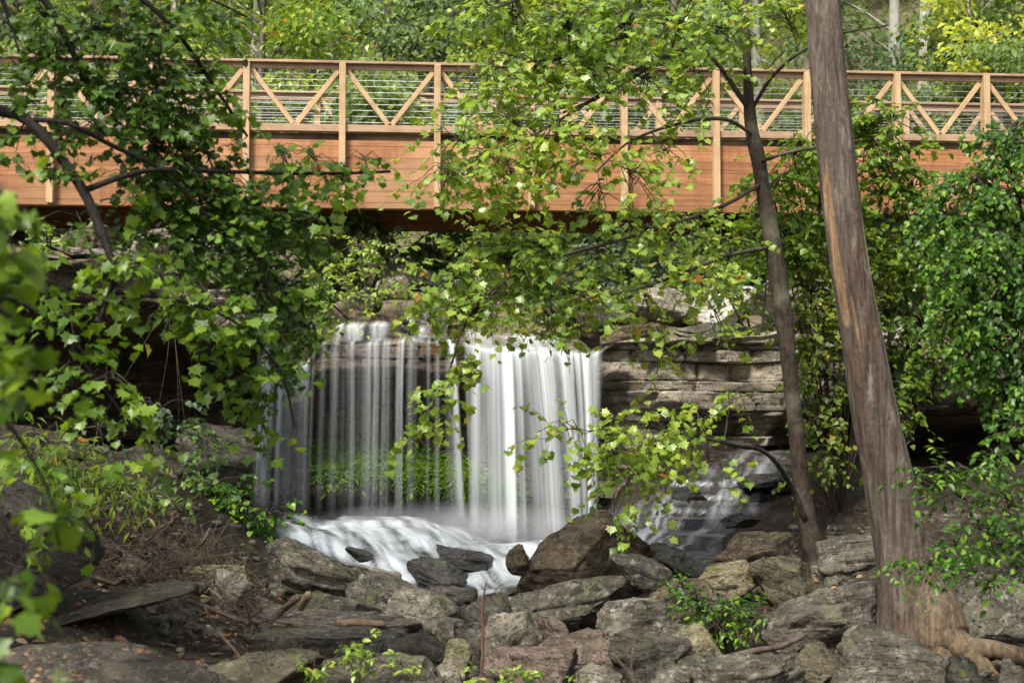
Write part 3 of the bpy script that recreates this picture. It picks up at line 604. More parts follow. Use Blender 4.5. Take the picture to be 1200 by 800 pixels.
# ================================================================ WATER
def curtain(name, label, pts, dens, seed, behind=0.0, amp=1.0, fwd=0.35, ncol=620, fade=None, uselip=True):
    """pts: (px, Ylip, py_lip, py_bottom)"""
    g = Geo(); pts = np.array(pts, float); pxs = np.linspace(pts[0, 0], pts[-1, 0], ncol)
    Yl = np.interp(pxs, pts[:, 0], pts[:, 1]) + behind; pl = np.interp(pxs, pts[:, 0], pts[:, 2]); pb = np.interp(pxs, pts[:, 0], pts[:, 3])
    x = (pxs - 600) / F * Yl; zl = np.array([PZ(a, b) for a, b in zip(pl, Yl)]); zb = np.array([PZ(a, b) for a, b in zip(pb, Yl - fwd)])
    if uselip:
        Yl = np.interp(x, CLX, CLY) - 0.02 + behind; x = (pxs - 600) / F * Yl; zl = np.interp(x, CLX, CLZ) + 0.035 - behind * .2
        zb = np.array([PZ(a, b) for a, b in zip(pb, Yl - fwd)])
    zl = zl + 0.012 * fbm(v3(pxs / 9, 0, 0), seed + 1, 3)
    nr = 64; rows = []; D = []
    dn = np.interp(pxs, *np.array(dens, float).T)
    off = fwd * (0.75 + 0.6 * fbm(v3(pxs / 25, 2, 0), seed + 7, 2))
    shp = np.interp(pxs, [300, 345, 366, 500, 522, 527, 534, 548, 590, 612, 624, 662, 690, 706], [-7, -2, -3, 0, 2, 14, 14, 3, 6, 7, 17, 14, 2, -9]) / F * Yl
    for j in range(nr):
        if j < 6:
            s = 1 - j / 6; y = Yl + 0.35 * s; z = zl + 0.03 * s + 0.05 * s * s; q = 0.0
        else:
            q = (j - 6) / (nr - 7); y = Yl - off * (q ** 0.5) * 0.999 ; z = zl - (zl - zb) * (0.02 * q + 0.98 * q ** 1.05)
        wv = pxs + 2.2 * fbm(v3(pxs / 30, q * 1.6, 4), seed + 2, 2)
        st = 0.45 * fbm(v3(wv / 3.2, q * .5, 0), seed, 3) + 0.55 * fbm(v3(wv / 11, q * .35, 0), seed + 3, 2) + 0.15 * fbm(v3(wv / 8, q * 3.5, 9), seed + 11, 2)
        lip = 0.45 * math.exp(-q * 14) * np.clip(0.5 + 1.6 * fbm(v3(pxs / 7, 1, 1), seed + 13, 2), 0, 1)
        dd = dn * (0.86 + (1.25 + .5 * (pxs < 545)) * amp * st) + lip * np.clip(dn * 1.5, 0, .8)
        dd = np.clip(dd, 0, 1.1) ** 1.15 * (1 - 0.42 * q * np.clip(1.25 - .6 * dn, 0, 1)) * (1 if q < .88 else 1 - 0.7 * (q - .88) / .12)
        if j < 6: dd = dd * (j / 6.0) ** 0.7
        rows.append(v3(x + shp * q ** .8 + 0.008 * fbm(v3(pxs / 30, q * 3, 0), seed + 5, 2), y, z)); D.append(np.clip(dd, 0, 0.93) * np.clip(dn * 6, 0, 1))
    g.add(np.stack(rows).reshape(-1, 3), quads=grid_quads(nr, ncol), a=np.stack(D).ravel())
    o = link(name, g.mesh(name, M['fall'], True, 'dens')); o.visible_shadow = True
    return tag(o, label, kind='structure')
LEFTW = [(366,19.5,400,606),(380,19.5,398,606),(540,19.55,402,612),(552,19.45,414,630),(620,19.35,411,638),(690,19.3,412,640),(709,19.3,420,640)]
DL = [(366, 0.0), (368, 0.18), (372, 0.04), (373.0, 0.0), (380.0, 0.15), (386.0, 0.04), (394.0, 0.19), (400.0, 0.06), (408.0, 0.22), (414.0, 0.34), (419.0, 0.14), (425.0, 0.1), (431.0, 0.24), (438.0, 0.39), (447.0, 0.31), (453.0, 0.37), (458.0, 0.12), (464.0, 0.02), (469.0, 0.49), (472.0, 0.49), (475.0, 0.02), (482.0, 0.24), (488.0, 0.19), (492.0, 0.0), (503.0, 0.19), (507.0, 0.0), (513.0, 0.19), (518.0, 0.0), (522.0, 0.07), (525.0, 0.08), (530.0, 0), (540.0, 0), (546.0, 0.29), (552.0, 0.62), (560.0, 0.79), (568.0, 0.54), (576.0, 0.66), (584.0, 0.58), (590.0, 0.87), (597.0, 1.04), (601.0, 0.37), (605.0, 0.54), (609.0, 0.79), (613.0, 0.33), (620.0, 0.62), (630.0, 0.92), (640.0, 0.79), (650.0, 0.58), (657.0, 0.87), (668.0, 0.75), (680.0, 0.92), (688, 0.95), (694, 0.6), (699, 0.5), (704, 0.2), (709, 0)]
curtain('waterfall', 'white silky veil of water falling over the lip into the gully', LEFTW, DL, 5)
curtain('waterfall', 'fainter inner veil of the waterfall close to the rock', [(a, b, c + 3, d - 6) for a, b, c, d in LEFTW], [(a, b * .12) for a, b in DL], 25, behind=0.14, amp=1.2, fwd=0.22)
curtain('waterfall', 'narrow side threads of water at the left end of the falls', [(304,19.15,470,600),(330,19.2,460,602),(352,19.25,455,604),(366,19.4,448,606)], [(304,.0),(309,.5),(316,.8),(323,.4),(327,.1),(331,.8),(335,.3),(341,.4),(346,.15),(354,.25),(360,.6),(363,.3),(366,0)], 45, fwd=0.2, ncol=160, amp=.7)
curtain('waterfall', 'short upper rivulets spilling over the step above the lip', [(392,20.3,382,400),(440,20.3,380,400),(500,20.3,386,402),(540,20.3,390,402),(600,20.2,394,410),(665,20.1,396,411)], [(392,.0),(398,.5),(404,.1),(412,.6),(424,.5),(430,.1),(440,.5),(450,.3),(462,.05),(480,.05),(495,.5),(505,.05),(540,.05),(556,.4),(570,.7),(582,.2),(600,.5),(620,.8),(650,.5),(665,0)], 65, fwd=0.12, ncol=260, amp=.8, uselip=False)
curtain('waterfall', 'lone bright thread of water slanting between the two veils', [(520,19.35,412,604),(534,19.35,412,612)], [(520,0),(525,.25),(527,.9),(530,.9),(532,.2),(534,0)], 85, fwd=0.3, ncol=30, amp=.2)

def lerp_poly(px, ys): return np.interp(px, *np.array(ys, float).T)
def sheet(name, label, mask, seed, xr, yr, step=0.03, lift=0.03, flow=(0.3, -1), mat='stream', base=0.5, smooth_z=0.0, sl=0.45, amp=1.0):
    xs = np.arange(xr[0], xr[1], step); ys = np.arange(yr[0], yr[1], step); X, Y = np.meshgrid(xs, ys)
    Z = gz(X, Y); p = v3(X, Y, 0)
    if smooth_z:
        k = np.hanning(9); k /= k.sum()
        for ax in (0, 1): Z = np.apply_along_axis(lambda a: np.convolve(np.pad(a, 4, 'edge'), k, 'valid'), ax, Z)
    fl = np.array(flow, float); fl /= np.linalg.norm(fl); U = X * fl[1] - Y * fl[0]; V = X * fl[0] + Y * fl[1]
    m = mask(px_of(X, Y), 480 - (Z - CZ) / Y * F, X, Y)
    n = fbm(v3(U * 9 + 0.6 * fbm(p * 1.5, seed, 2), V * 1.3, 0), seed, 4); n2 = fbm(v3(U * 30, V * 3, 0), seed + 2, 3)
    gy, gx = np.gradient(Z, step); slope = np.clip(np.hypot(gx, gy) * 0.9, 0, 1)
    d = np.clip(m * (base + amp * (1.0 * n + 0.45 * n2) + sl * slope), 0, 0.94)
    Z = Z + lift + 0.012 * n
    g = Geo(); g.add(v3(X, Y, Z), quads=grid_quads(len(ys), len(xs), m > 0.02), a=d.ravel())
    me = g.mesh(name, M[mat], True, 'dens')
    return tag(link(name, me), label, kind='structure')
def m_casc(px, py, X, Y):
    a = sstep(325, 350, px) * sstep(690, 655, px) * sstep(1.1, .8, X) * sstep(20.0, 19.7, Y)
    lo = lerp_poly(px, [(320, 640), (380, 655), (430, 672), (480, 692), (520, 700), (600, 705), (640, 690)])
    hole = .75 * np.exp(-((px - 525) / 52) ** 2 - ((py - 665) / 17) ** 2) + .6 * np.exp(-((px - 565) / 30) ** 2 - ((py - 640) / 10) ** 2)
    return a * sstep(lo + 5, lo - 12, py) * (1 - hole)
sheet('cascade_water', 'white foaming cascade spreading over steps at the foot of the falls', m_casc, 7, (-3.6, 1.4), (14.6, 20.1), flow=(0.35, -1), base=0.42, smooth_z=1, sl=.45, amp=1.1, lift=0.05)
def m_run(px, py, X, Y):
    c = lerp_poly(py, [(520, 900), (545, 885), (570, 860), (600, 800), (630, 775), (665, 800), (690, 815)]); wd = lerp_poly(py, [(520, 18), (560, 55), (600, 75), (640, 50), (690, 18)])
    return np.clip(1.25 - np.abs(px - c) / wd, 0, 1) * .62 * sstep(19.2, 18.9, Y) * sstep(14.3, 14.8, Y)
sheet('stream', 'thin runnel of water sliding down the dark layered slope on the right', m_run, 17, (1.0, 4.2), (14.0, 19.3), flow=(-0.5, -1), base=0.0, lift=0.012, sl=0.12, amp=.95)
# ================================================================ BRIDGE
def beam(name, p0, p1, w, h, mat, parent, org, bev=0.006, up=(0, 0, 1)):
    """box along local X from p0 to p1, w across, h in the up direction"""
    p0 = Vector(p0); p1 = Vector(p1); d = p1 - p0; L = d.length; X = d.normalized(); Y = Vector(up).cross(X).normalized(); Z = X.cross(Y)
    b = bmesh.new(); bmesh.ops.create_cube(b, size=1)
    bmesh.ops.scale(b, vec=(L, w, h), verts=b.verts)
    if bev: bmesh.ops.bevel(b, geom=b.edges[:], offset=bev, segments=1, affect='EDGES')
    me = bpy.data.meshes.new(name); b.to_mesh(me); b.free(); me.materials.append(M[mat])
    o = link(name, me, parent)
    m = Matrix.Identity(4)
    for i in range(3): m[i][0], m[i][1], m[i][2] = X[i], Y[i], Z[i]
    c = (p0 + p1) / 2 - Vector(org)
    for i in range(3): m[i][3] = c[i]
    o.matrix_local = m
    return o
def build_bridge():
    def lx(px): Y = 23.3 + 1.4 * px / 1200; return PX(px, Y), Y
    x0, y0 = lx(0); x1, y1 = lx(1200); D = Vector((x1 - x0, y1 - y0, 0)).normalized(); Nn = Vector((-D.y, D.x, 0))
    zt = PZ(74, 23.75); zc = PZ(151, 23.75); zg = PZ(164, 23.75); zb = PZ(244.5, 23.8); W = 2.35
    O = Vector((x0, y0, 0)); org = (x0 + 4, y0 + 1.5, zb)
    root = empty('footbridge', org, 'reddish timber footbridge with braced railings crossing above the waterfall', 'footbridge')
    def pt(s, n, z): return O + D * s + Nn * n + Vector((0, 0, z))
    def s_of(px): x, y = lx(px); return (Vector((x, y, 0)) - O).dot(D)
    s0, s1 = s_of(-330), s_of(1560)
    for side, n in ((0, 0.0), (1, W)):
        sg = 1 if side == 0 else -1
        beam('girder', pt(s0, n + sg * 0.10, (zg + zb - .09 * side) / 2), pt(s1, n + sg * 0.10, (zg + zb - .09 * side) / 2), 0.16, zg - zb + .09 * side, 'girder', root, org, 0.01)
        beam('top_rail', pt(s0, n - sg * .0, zt), pt(s1, n, zt), 0.17, 0.045, 'rail', root, org)
        beam('top_rail', pt(s0, n + sg * .01, zt - 0.07), pt(s1, n + sg * .01, zt - 0.07), 0.045, 0.09 + .06 * side, 'rail', root, org)
        beam('curb_rail', pt(s0, n + sg * 0.01, zc), pt(s1, n + sg * 0.01, zc), 0.15, 0.12, 'rail', root, org)
        pitch = (s_of(1053) - s_of(400)) / 6; base = s_of(400) if side == 0 else s_of(400) - 0.55
        for k in range(-6, 11):
            s = base + k * pitch
            if not (s0 + .1 < s < s1 - .1): continue
            po = beam('post', pt(s, n - sg * 0.035, zb + 0.02), pt(s, n - sg * 0.035, zt - 0.025), 0.19, 0.11, 'post', root, org, up=(0, 1, 0) if False else tuple(D))
            # beam() puts w across 'Y' = up x X
            if side == 0:
                for zz in (zg - 0.17, zg - 0.42):
                    g = Geo(); a = np.array(pt(s, n - 0.09, zz)); tubes(g, [[a + [0, -0.02, 0], a + [0, 0.03, 0]]], [[0.028, 0.028]], 10)
                    for i in range(len(g.v)): g.v[i] = g.v[i] - np.array(org)
                    bo = link('bolt', g.mesh('bolt', M['steel']), root)
            for (sa, sb) in ((s + 0.07, s + pitch / 2 - 0.03), (s + pitch - 0.07, s + pitch / 2 + 0.03)):
                beam('brace', pt(sa, n + sg * 0.012, zt - 0.13), pt(sb, n + sg * 0.012, zc + 0.08), 0.035, 0.085, 'post', root, org)
        for i in range(9):
            z = zc + 0.12 + i * (zt - zc - 0.2) / 9
            g = Geo(); tubes(g, [[np.array(pt(s0, n + sg * 0.05, z)) - org, np.array(pt(s1, n + sg * 0.05, z)) - org]], [[0.0055, 0.0055]], 5)
            link('cable', g.mesh('cable', M['steel']), root)
    # deck of cross planks on joists, deepened to fill the shadow gap with dark
    zd0, zd1 = zg + .004, zc - .064
    beam('deck', pt(s0, W / 2, (zd0 + zd1) / 2), pt(s1, W / 2, (zd0 + zd1) / 2), W - 0.16, zd1 - zd0, 'deck_shade', root, org)
    for k in range(14):
        s = s0 + 0.6 + k * 1.8
        if s < s1: beam('joist', pt(s, 0.19, zb + 0.55), pt(s, W - 0.19, zb + 0.55), 0.1, 0.3, 'girder', root, org)
    for n in (0.75, 1.6): beam('stringer', pt(s0, n, zg - 0.14), pt(s1, n, zg - 0.14), 0.1, 0.2, 'girder', root, org)
build_bridge()

# ================================================================ LEAVES
def _fan(out, fold=0.12, droop=0.18):
    """leaf in the XY plane, stalk at the origin, tip +Y; folded on the midrib"""
    o = np.array(out, float); c = np.array([[0, 0.42]]); p = np.vstack([c, o]); z = fold * np.abs(p[:, 0]) - droop * p[:, 1] ** 2
    v = np.c_[p, z]; n = len(o); t = [(0, i + 1, (i + 1) % n + 1) for i in range(n)]
    return v, np.array(t)
MAPLE = _fan([(0, 0), (.22, .02), (.5, -.02), (.42, .22), (.62, .42), (.36, .5), (.30, .68), (.10, .7), (0, 1.0), (-.10, .7), (-.30, .68), (-.36, .5), (-.62, .42), (-.42, .22), (-.5, -.02), (-.22, .02)])
OVAL = _fan([(0, 0), (.2, .16), (.29, .42), (.2, .72), (0, 1.0), (-.2, .72), (-.29, .42), (-.2, .16)], 0.3, 0.25)
HEART = _fan([(0, 0), (.32, .02), (.46, .3), (.3, .66), (0, 1.0), (-.3, .66), (-.46, .3), (-.32, .02)], 0.25, 0.2)
DIAM = (np.array([(0, 0, 0), (.34, .45, .1), (0, 1, -.15), (-.34, .45, .1)], float), np.array([(0, 1, 2), (0, 2, 3)]))
SLIM = (np.array([(0, 0, 0), (.13, .4, .03), (0, 1, -.25), (-.13, .4, .03)], float), np.array([(0, 1, 2), (0, 2, 3)]))
def put_leaves(g, tpl, pos, tip, up, size, rs, rnd=None):
    v, t = tpl; n = len(pos)
    y = nrm(tip); z = nrm(up - (up * y).sum(1, keepdims=True) * y); x = np.cross(y, z)
    s = np.asarray(size).reshape(n, 1, 1)
    V = pos[:, None, :] + s * (v[None, :, 0:1] * x[:, None] + v[None, :, 1:2] * y[:, None] + v[None, :, 2:3] * z[:, None] * rs.uniform(.3, 1.6, (n, 1, 1)))
    T = t[None] + (np.arange(n) * len(v))[:, None, None]
    a = np.repeat(rs.rand(n) if rnd is None else rnd, len(v))
    g.add(V.reshape(-1, 3), tris=T.reshape(-1, 3), a=a)

class Tree:
    """wood and leaves of one plant; every plant becomes trunk + crown (leaves, twigs)"""
    def __init__(s, seed): s.w = Geo(); s.tw = Geo(); s.lf = Geo(); s.an = []; s.rs = np.random.RandomState(seed)
    def limb(s, pts, n=24, sides=8, rough=0.0, raw=False):
        """pts rows (px,py,Y,width_px) or raw world rows (x,y,z,r)"""
        if not raw: pts = [(*P(a, b, c), d * c / F / 2) for a, b, c, d in pts]
        q = spline(pts, n); q[:, 3] = np.maximum(q[:, 3], 0.0015)
        if rough: q[:, :3] += rough * fbm(v3(np.arange(n) * .35, s.rs.rand() * 99, 0)[:, None, :] + np.array([[0, 0, 0], [9, 0, 0], [0, 9, 0]])[None], 2, 2)
        tubes(s.w, q[None, :, :3], q[None, :, 3], sides); s.an.append(q[:, :4]); return q
    def blob(s, px, py, Y, rx, ry, n, tpl, size, tl=0.35, lp=9, droop=0.5, rd=None, C=None, link_=True, flat=0.0, upj=0.35, face=0.25):
        rs = s.rs; C = P(px, py, Y) if C is None else np.array(C, float); k = Y / F; rad = np.array([rx * k, (rd if rd is not None else rx * k * 0.8), ry * k])
        if link_ and s.an:
            A = np.concatenate(s.an)
            dd = ((A[:, :3] - C) ** 2).sum(1) + 0.15 * np.maximum(A[:, 2] - C[2], 0); i = dd.argmin(); a = A[i, :3]; r0 = min(A[i, 3] * 0.6, 0.006 + 0.0006 * n)
            mid = (a + C) / 2 + np.array([0, 0, 0.12 * np.linalg.norm(C - a)])
            q = spline(np.array([(*a, r0), (*mid, r0 * .7), (*C, r0 * .45)]), 10); tubes(s.w, q[None, :, :3], q[None, :, 3], 5); s.an.append(q)
            hub = q[rs.randint(4, 10, n), :3]
        else: hub = np.repeat(C[None], n, 0)
        u = nrm(rs.normal(size=(n, 3))) * (rs.rand(n, 1) ** 0.45); st = C + u * rad
        d = nrm(u * 0.9 + rs.normal(size=(n, 3)) * 0.45 + np.array([0, 0, -droop * 0.6])); d[:, 2] *= (1 - flat); d = nrm(d)
        L = tl * rs.uniform(0.6, 1.25, n); m = 6; tt = np.linspace(0, 1, m)
        Pt = st[:, None] + d[:, None] * (L[:, None, None] * tt[None, :, None]) + np.array([0, 0, -1]) * (droop * L[:, None, None] * (tt ** 2)[None, :, None] * 0.6)
        Pt = Pt + 0.03 * tl * rs.normal(size=Pt.shape)
        tubes(s.tw, Pt, np.broadcast_to(np.linspace(0.0028, 0.001, m) * max(1, Y / 9), (n, m)), 3)
        H = np.stack([hub, (hub + st) / 2 + np.array([0, 0, .04]) + .05 * tl * rs.normal(size=st.shape), st], 1)
        tubes(s.tw, H, np.broadcast_to(np.array([0.004, 0.0035, 0.0028]) * max(1, Y / 9), (n, 3)), 3)
        # leaves along each twig, alternating sides
        j = (np.arange(lp) + 0.5) / lp; jj = np.clip(j[None] + rs.uniform(-.06, .06, (n, lp)), 0.02, 1) * (m - 1)
        i0 = np.minimum(jj.astype(int), m - 2); f = (jj - i0)[..., None]; ar = np.arange(n)[:, None]
        pos = Pt[ar, i0] * (1 - f) + Pt[ar, i0 + 1] * f; T = nrm(Pt[ar, i0 + 1] - Pt[ar, i0])
        side = nrm(np.cross(T, np.array([0, 0, 1.0]))) * np.where(np.arange(lp) % 2, 1, -1)[None, :, None]
        tip = nrm(T * 0.45 + side * 0.9 + np.array([0, 0, -droop * 0.9]) + rs.normal(size=T.shape) * 0.3)
        up = nrm(np.array([0, -face, 1.0]) + rs.normal(size=T.shape) * upj)
        sz = size * (0.42 + 0.95 * rs.beta(2.2, 1.8, (n, lp))); pos = pos + tip * (sz[..., None] * 0.25)
        keep = rs.rand(n, lp) < 0.93
        put_leaves(s.lf, tpl, pos[keep], tip[keep], up[keep], sz[keep], rs)
    def build(s, name, label, cat, base, mat_w, mat_l, group=None, trunk='trunk', crown='crown'):
        o = empty(name, base, label, cat, group)
        if s.w.n: part(trunk, s.w, M[mat_w], o)
        if s.tw.n: part('twigs', s.tw, M['bark_twig'], o)
        if s.lf.n: part(crown, s.lf, M[mat_l], o, False, 'rnd')
        return o

# ---- thick bare trunk on the right
def big_trunk():
    rows = [(938,-360,11.5,34),(951,-180,11.4,36),(964,0,11.2,38),(970,80,11.15,40),(977,150,11.1,42),(986,240,11.05,43),(997,320,11,43.5),(1011,400,11,47),(1024,480,11,52),(1038,545,11,56),(1050,610,11,59),(1061,670,11,64),(1069,730,11,74),(1074,790,11,92)]
    q = spline([(*P(a, b, c), d * c / F / 2) for a, b, c, d in rows], 300); ns = 72; th = np.linspace(0, 2 * math.pi, ns, endpoint=False)
    C = q[:, None, :3]; z = q[:, 2][:, None]; A = np.broadcast_to(th[None], (300, ns))
    cx, sx = np.cos(A), np.sin(A)
    r = q[:, 3][:, None] * (1 + 0.05 * fbm(v3(cx * 1.3, sx * 1.3, z * 0.55), 71, 3) + 0.055 * (1 - 2 * np.abs(fbm(v3(cx * 4.5, sx * 4.5, z * 0.5), 72, 3))) + 0.02 * fbm(v3(cx * 9, sx * 9, z * 3), 73, 3))
    fl = sstep(1.25, 0.2, z); r = r * (1 + fl * 0.13 * np.cos(A * 5 + 0.8) + fl * 0.06 * np.cos(A * 3))
    # healed scars
    for (zc, ac, h, wd, dp) in ((3.2, -2.5, .55, .3, .12), (2.75, -1.95, .3, .18, .12), (4.4, -1.2, .2, .2, .06)):
        r = r * (1 - dp * np.exp(-((z - zc) / h) ** 2 - ((np.angle(np.exp(1j * (A - ac)))) / wd) ** 2))
    V = C + np.stack([r * cx, r * sx, 0 * r], -1)
    g = Geo(); i = np.arange(300 * ns).reshape(300, ns); i0, i1 = i[:-1], i[1:]
    dA = lambda a: np.angle(np.exp(1j * (A - a)))
    pk = np.exp(-(dA(-2.55) / .30) ** 4) * sstep(2.55, 2.75, z) * sstep(4.1, 3.5, z + .3 * fbm(v3(cx * 3, sx * 3, z * 2), 75, 3)) + .8 * np.exp(-(dA(-2.0) / .10) ** 2) * sstep(2.4, 2.6, z) * sstep(3.0, 2.8, z)
    pk = pk - np.exp(-(dA(-0.42 + .1 * np.sin(z * 3)) / .13) ** 2) * sstep(1.2, 1.6, z) * sstep(3.9, 3.3, z)
    g.add(V.reshape(-1, 3), quads=np.stack([i0, i1, np.roll(i1, -1, 1), np.roll(i0, -1, 1)], -1).reshape(-1, 4), a=pk.ravel())
    b = P(1072, 760, 11); o = empty('tree', b, 'thick bare peeling trunk leaning left at the right side, root sprawling over the rocks', 'tree')
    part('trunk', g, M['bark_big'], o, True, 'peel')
    for rows in ([(1068,620,11,30),(1080,680,10.95,54),(1096,722,10.85,66),(1116,750,10.75,50),(1138,758,10.65,27),(1175,762,10.55,21),(1215,774,10.45,21),(1265,795,10.3,19),(1300,830,10.2,12)], [(1078,700,10.9,46),(1094,742,10.8,52),(1108,770,10.7,34),(1118,800,10.6,18),(1122,830,10.5,10)],
                 [(1128,752,10.65,20),(1148,770,10.6,14),(1166,790,10.5,9),(1176,815,10.4,6)], [(1050,715,10.95,30),(1042,745,10.9,24),(1030,790,10.85,14)], [(1105,745,10.7,34),(1135,764,10.6,22),(1150,782,10.5,14),(1160,812,10.4,9)]):
        t = Geo(); qq = spline([(*P(a, b_, c), d * c / F / 2) for a, b_, c, d in rows], 40); 
        qq[:, :3] += 0.012 * fbm(qq[:, :3] * 9, 5, 3)[:, None]
        tubes(t, qq[None, :, :3], qq[None, :, 3], 24)
        v = t.v[0]; cc = np.repeat(qq[:, :3], 24, 0); k = 1 + 0.08 * fbm(v * np.array([5, 5, 5]), 77, 4); t.v[0] = cc + (v - cc) * k[:, None]
        part('root', t, M['bark_big'], o)
    # broken side stubs high above
    t = Tree(4); t.limb([(952,-150,11.4,20),(990,-230,11.3,12),(1010,-290,11.2,5)]); part('limb', t.w, M['bark_big'], o)
big_trunk()

# ---- slim dark maple right of centre whose sprays hang across the picture
def slim_tree():
    t = Tree(21)
    tr = t.limb([(962,682,15,40),(956,655,15,29),(948,620,15,23),(939,570,15,19),(936,530,15,18.5),(929,470,15,18.5),(923,410,15,19),(914,340,15,21),(906,290,15,20.5),(897,240,15,19),(889,190,15,17.5),(880,145,15,15.5),(876,90,15,11),(874,40,15,9.5),(870,-40,15,8),(860,-160,15,6),(850,-260,15,3)], 160, 16)
    v = t.w.v[0]; cc = np.repeat(tr[:, :3], 16, 0); t.w.v[0] = cc + (v - cc) * (1 + 0.2 * fbm(v * np.array([14, 14, 7]), 3, 4))[:, None]
    L = t.limb
    L([(880,132,15,6),(862,105,14.9,6),(845,80,14.8,5),(822,54,14.7,4.5),(800,30,14.6,3)]); L([(822,54,14.7,6),(780,66,14.4,5),(740,92,14,5),(700,115,13.6,4),(660,132,13.2,3)])
    L([(772,66,14.4,5),(720,98,14,4),(690,120,13.5,4),(640,150,13,3),(590,180,12.6,2)]); L([(735,42,14,5),(700,52,13.8,4),(640,72,13.4,3),(580,60,13,2)])
    L([(868,-40,15,7),(800,-40,14.4,7),(720,-20,13.8,5),(640,-10,13.4,4),(580,10,13,2)])
    L([(885,160,15,4),(850,140,14.6,5),(800,144,14,4),(740,165,13.6,3),(700,200,13.2,2)]); L([(893,215,15,4.5),(850,240,14.4,5),(790,262,13.8,4),(730,280,13.3,4),(660,300,12.9,3),(590,330,12.6,3),(545,380,12.4,3),(525,440,12.3,2.5),(500,480,12.3,1.5)])
    L([(902,290,15,4.5),(850,300,14.3,5),(800,320,13.8,4),(740,340,13.4,3),(690,350,13.2,2)]); L([(945,612,14.95,8),(930,575,14.8,7),(912,545,14.5,6),(893,528,14.2,5),(860,520,13.8,4),(810,510,13.4,3),(750,500,13,2.5),(690,505,12.7,2)])
    L([(880,130,15,5),(905,90,14.8,4),(940,60,14.5,4),(985,40,14.2,3),(1040,30,14,2)]); L([(888,190,15,5),(920,180,14.6,4),(960,172,14.2,3)])
    S = 0.077
    B = lambda px, py, Y, rx, ry, n, **k: t.blob(px, py, Y, rx, ry, int(n * (1.15 if py < 50 else 0.82 if py < 250 else 0.95)), MAPLE, k.pop('s', S), **k)
    for a in [(600,30,13.4,60,42,34),(665,25,13.4,60,40,36),(735,25,13.8,60,40,38),(800,25,14.2,50,40,30),(850,30,14.6,45,45,26),(545,12,13.2,45,26,14),(920,20,14.6,40,26,12),
              (570,90,13,50,34,26),(630,85,13.2,50,40,36),(690,80,13.5,50,36,36),(760,95,14,50,30,26),(820,90,14.4,40,26,14),(600,140,12.8,50,34,34),(660,150,12.8,50,30,32),(560,190,12.4,44,34,30),(515,205,12.2,34,26,16),
              (600,205,12.6,44,28,22),(540,160,12.3,40,26,14),(700,180,13.2,40,30,16),(745,215,13.4,40,28,18),(705,235,13.3,44,22,16),(780,180,13.8,36,24,12),(800,140,14,36,16,8),
              (640,290,12.9,46,30,30),(590,300,12.7,44,34,32),(540,320,12.5,40,36,30),(560,365,12.4,34,26,18),(500,350,12.4,30,26,13),(540,415,12.3,16,26,9),(515,465,12.2,18,14,7),(490,492,12.2,18,10,6),
              (650,350,13,44,24,20),(700,300,13.3,44,24,18),(755,270,13.6,44,22,16),(810,262,14,40,20,14),(700,345,13.2,34,20,10),(770,310,13.7,40,20,14),(820,330,14,40,26,16),(855,300,14.4,36,28,14),(760,365,13.6,36,20,10),(640,385,13,30,14,8),
              (840,395,14.2,22,22,6),(780,420,13.8,14,26,5),
              (660,505,12.7,34,14,10),(710,515,12.8,40,22,18),(760,500,13,40,28,22),(815,492,13.4,40,22,14),(770,540,13.1,44,22,16),(725,560,12.9,26,18,9),(860,460,13.8,30,16,6),(715,612,12.6,16,8,3),(735,592,12.7,18,8,4),(830,540,13.5,30,14,6)]:
        B(*a, tl=0.34, lp=9, droop=0.55)
    o = t.build('maple_tree', 'slim dark maple right of centre, its light green sprays hanging across the bridge and falls', 'tree', P(960,665,15), 'bark_dark', 'lf_light')
slim_tree()

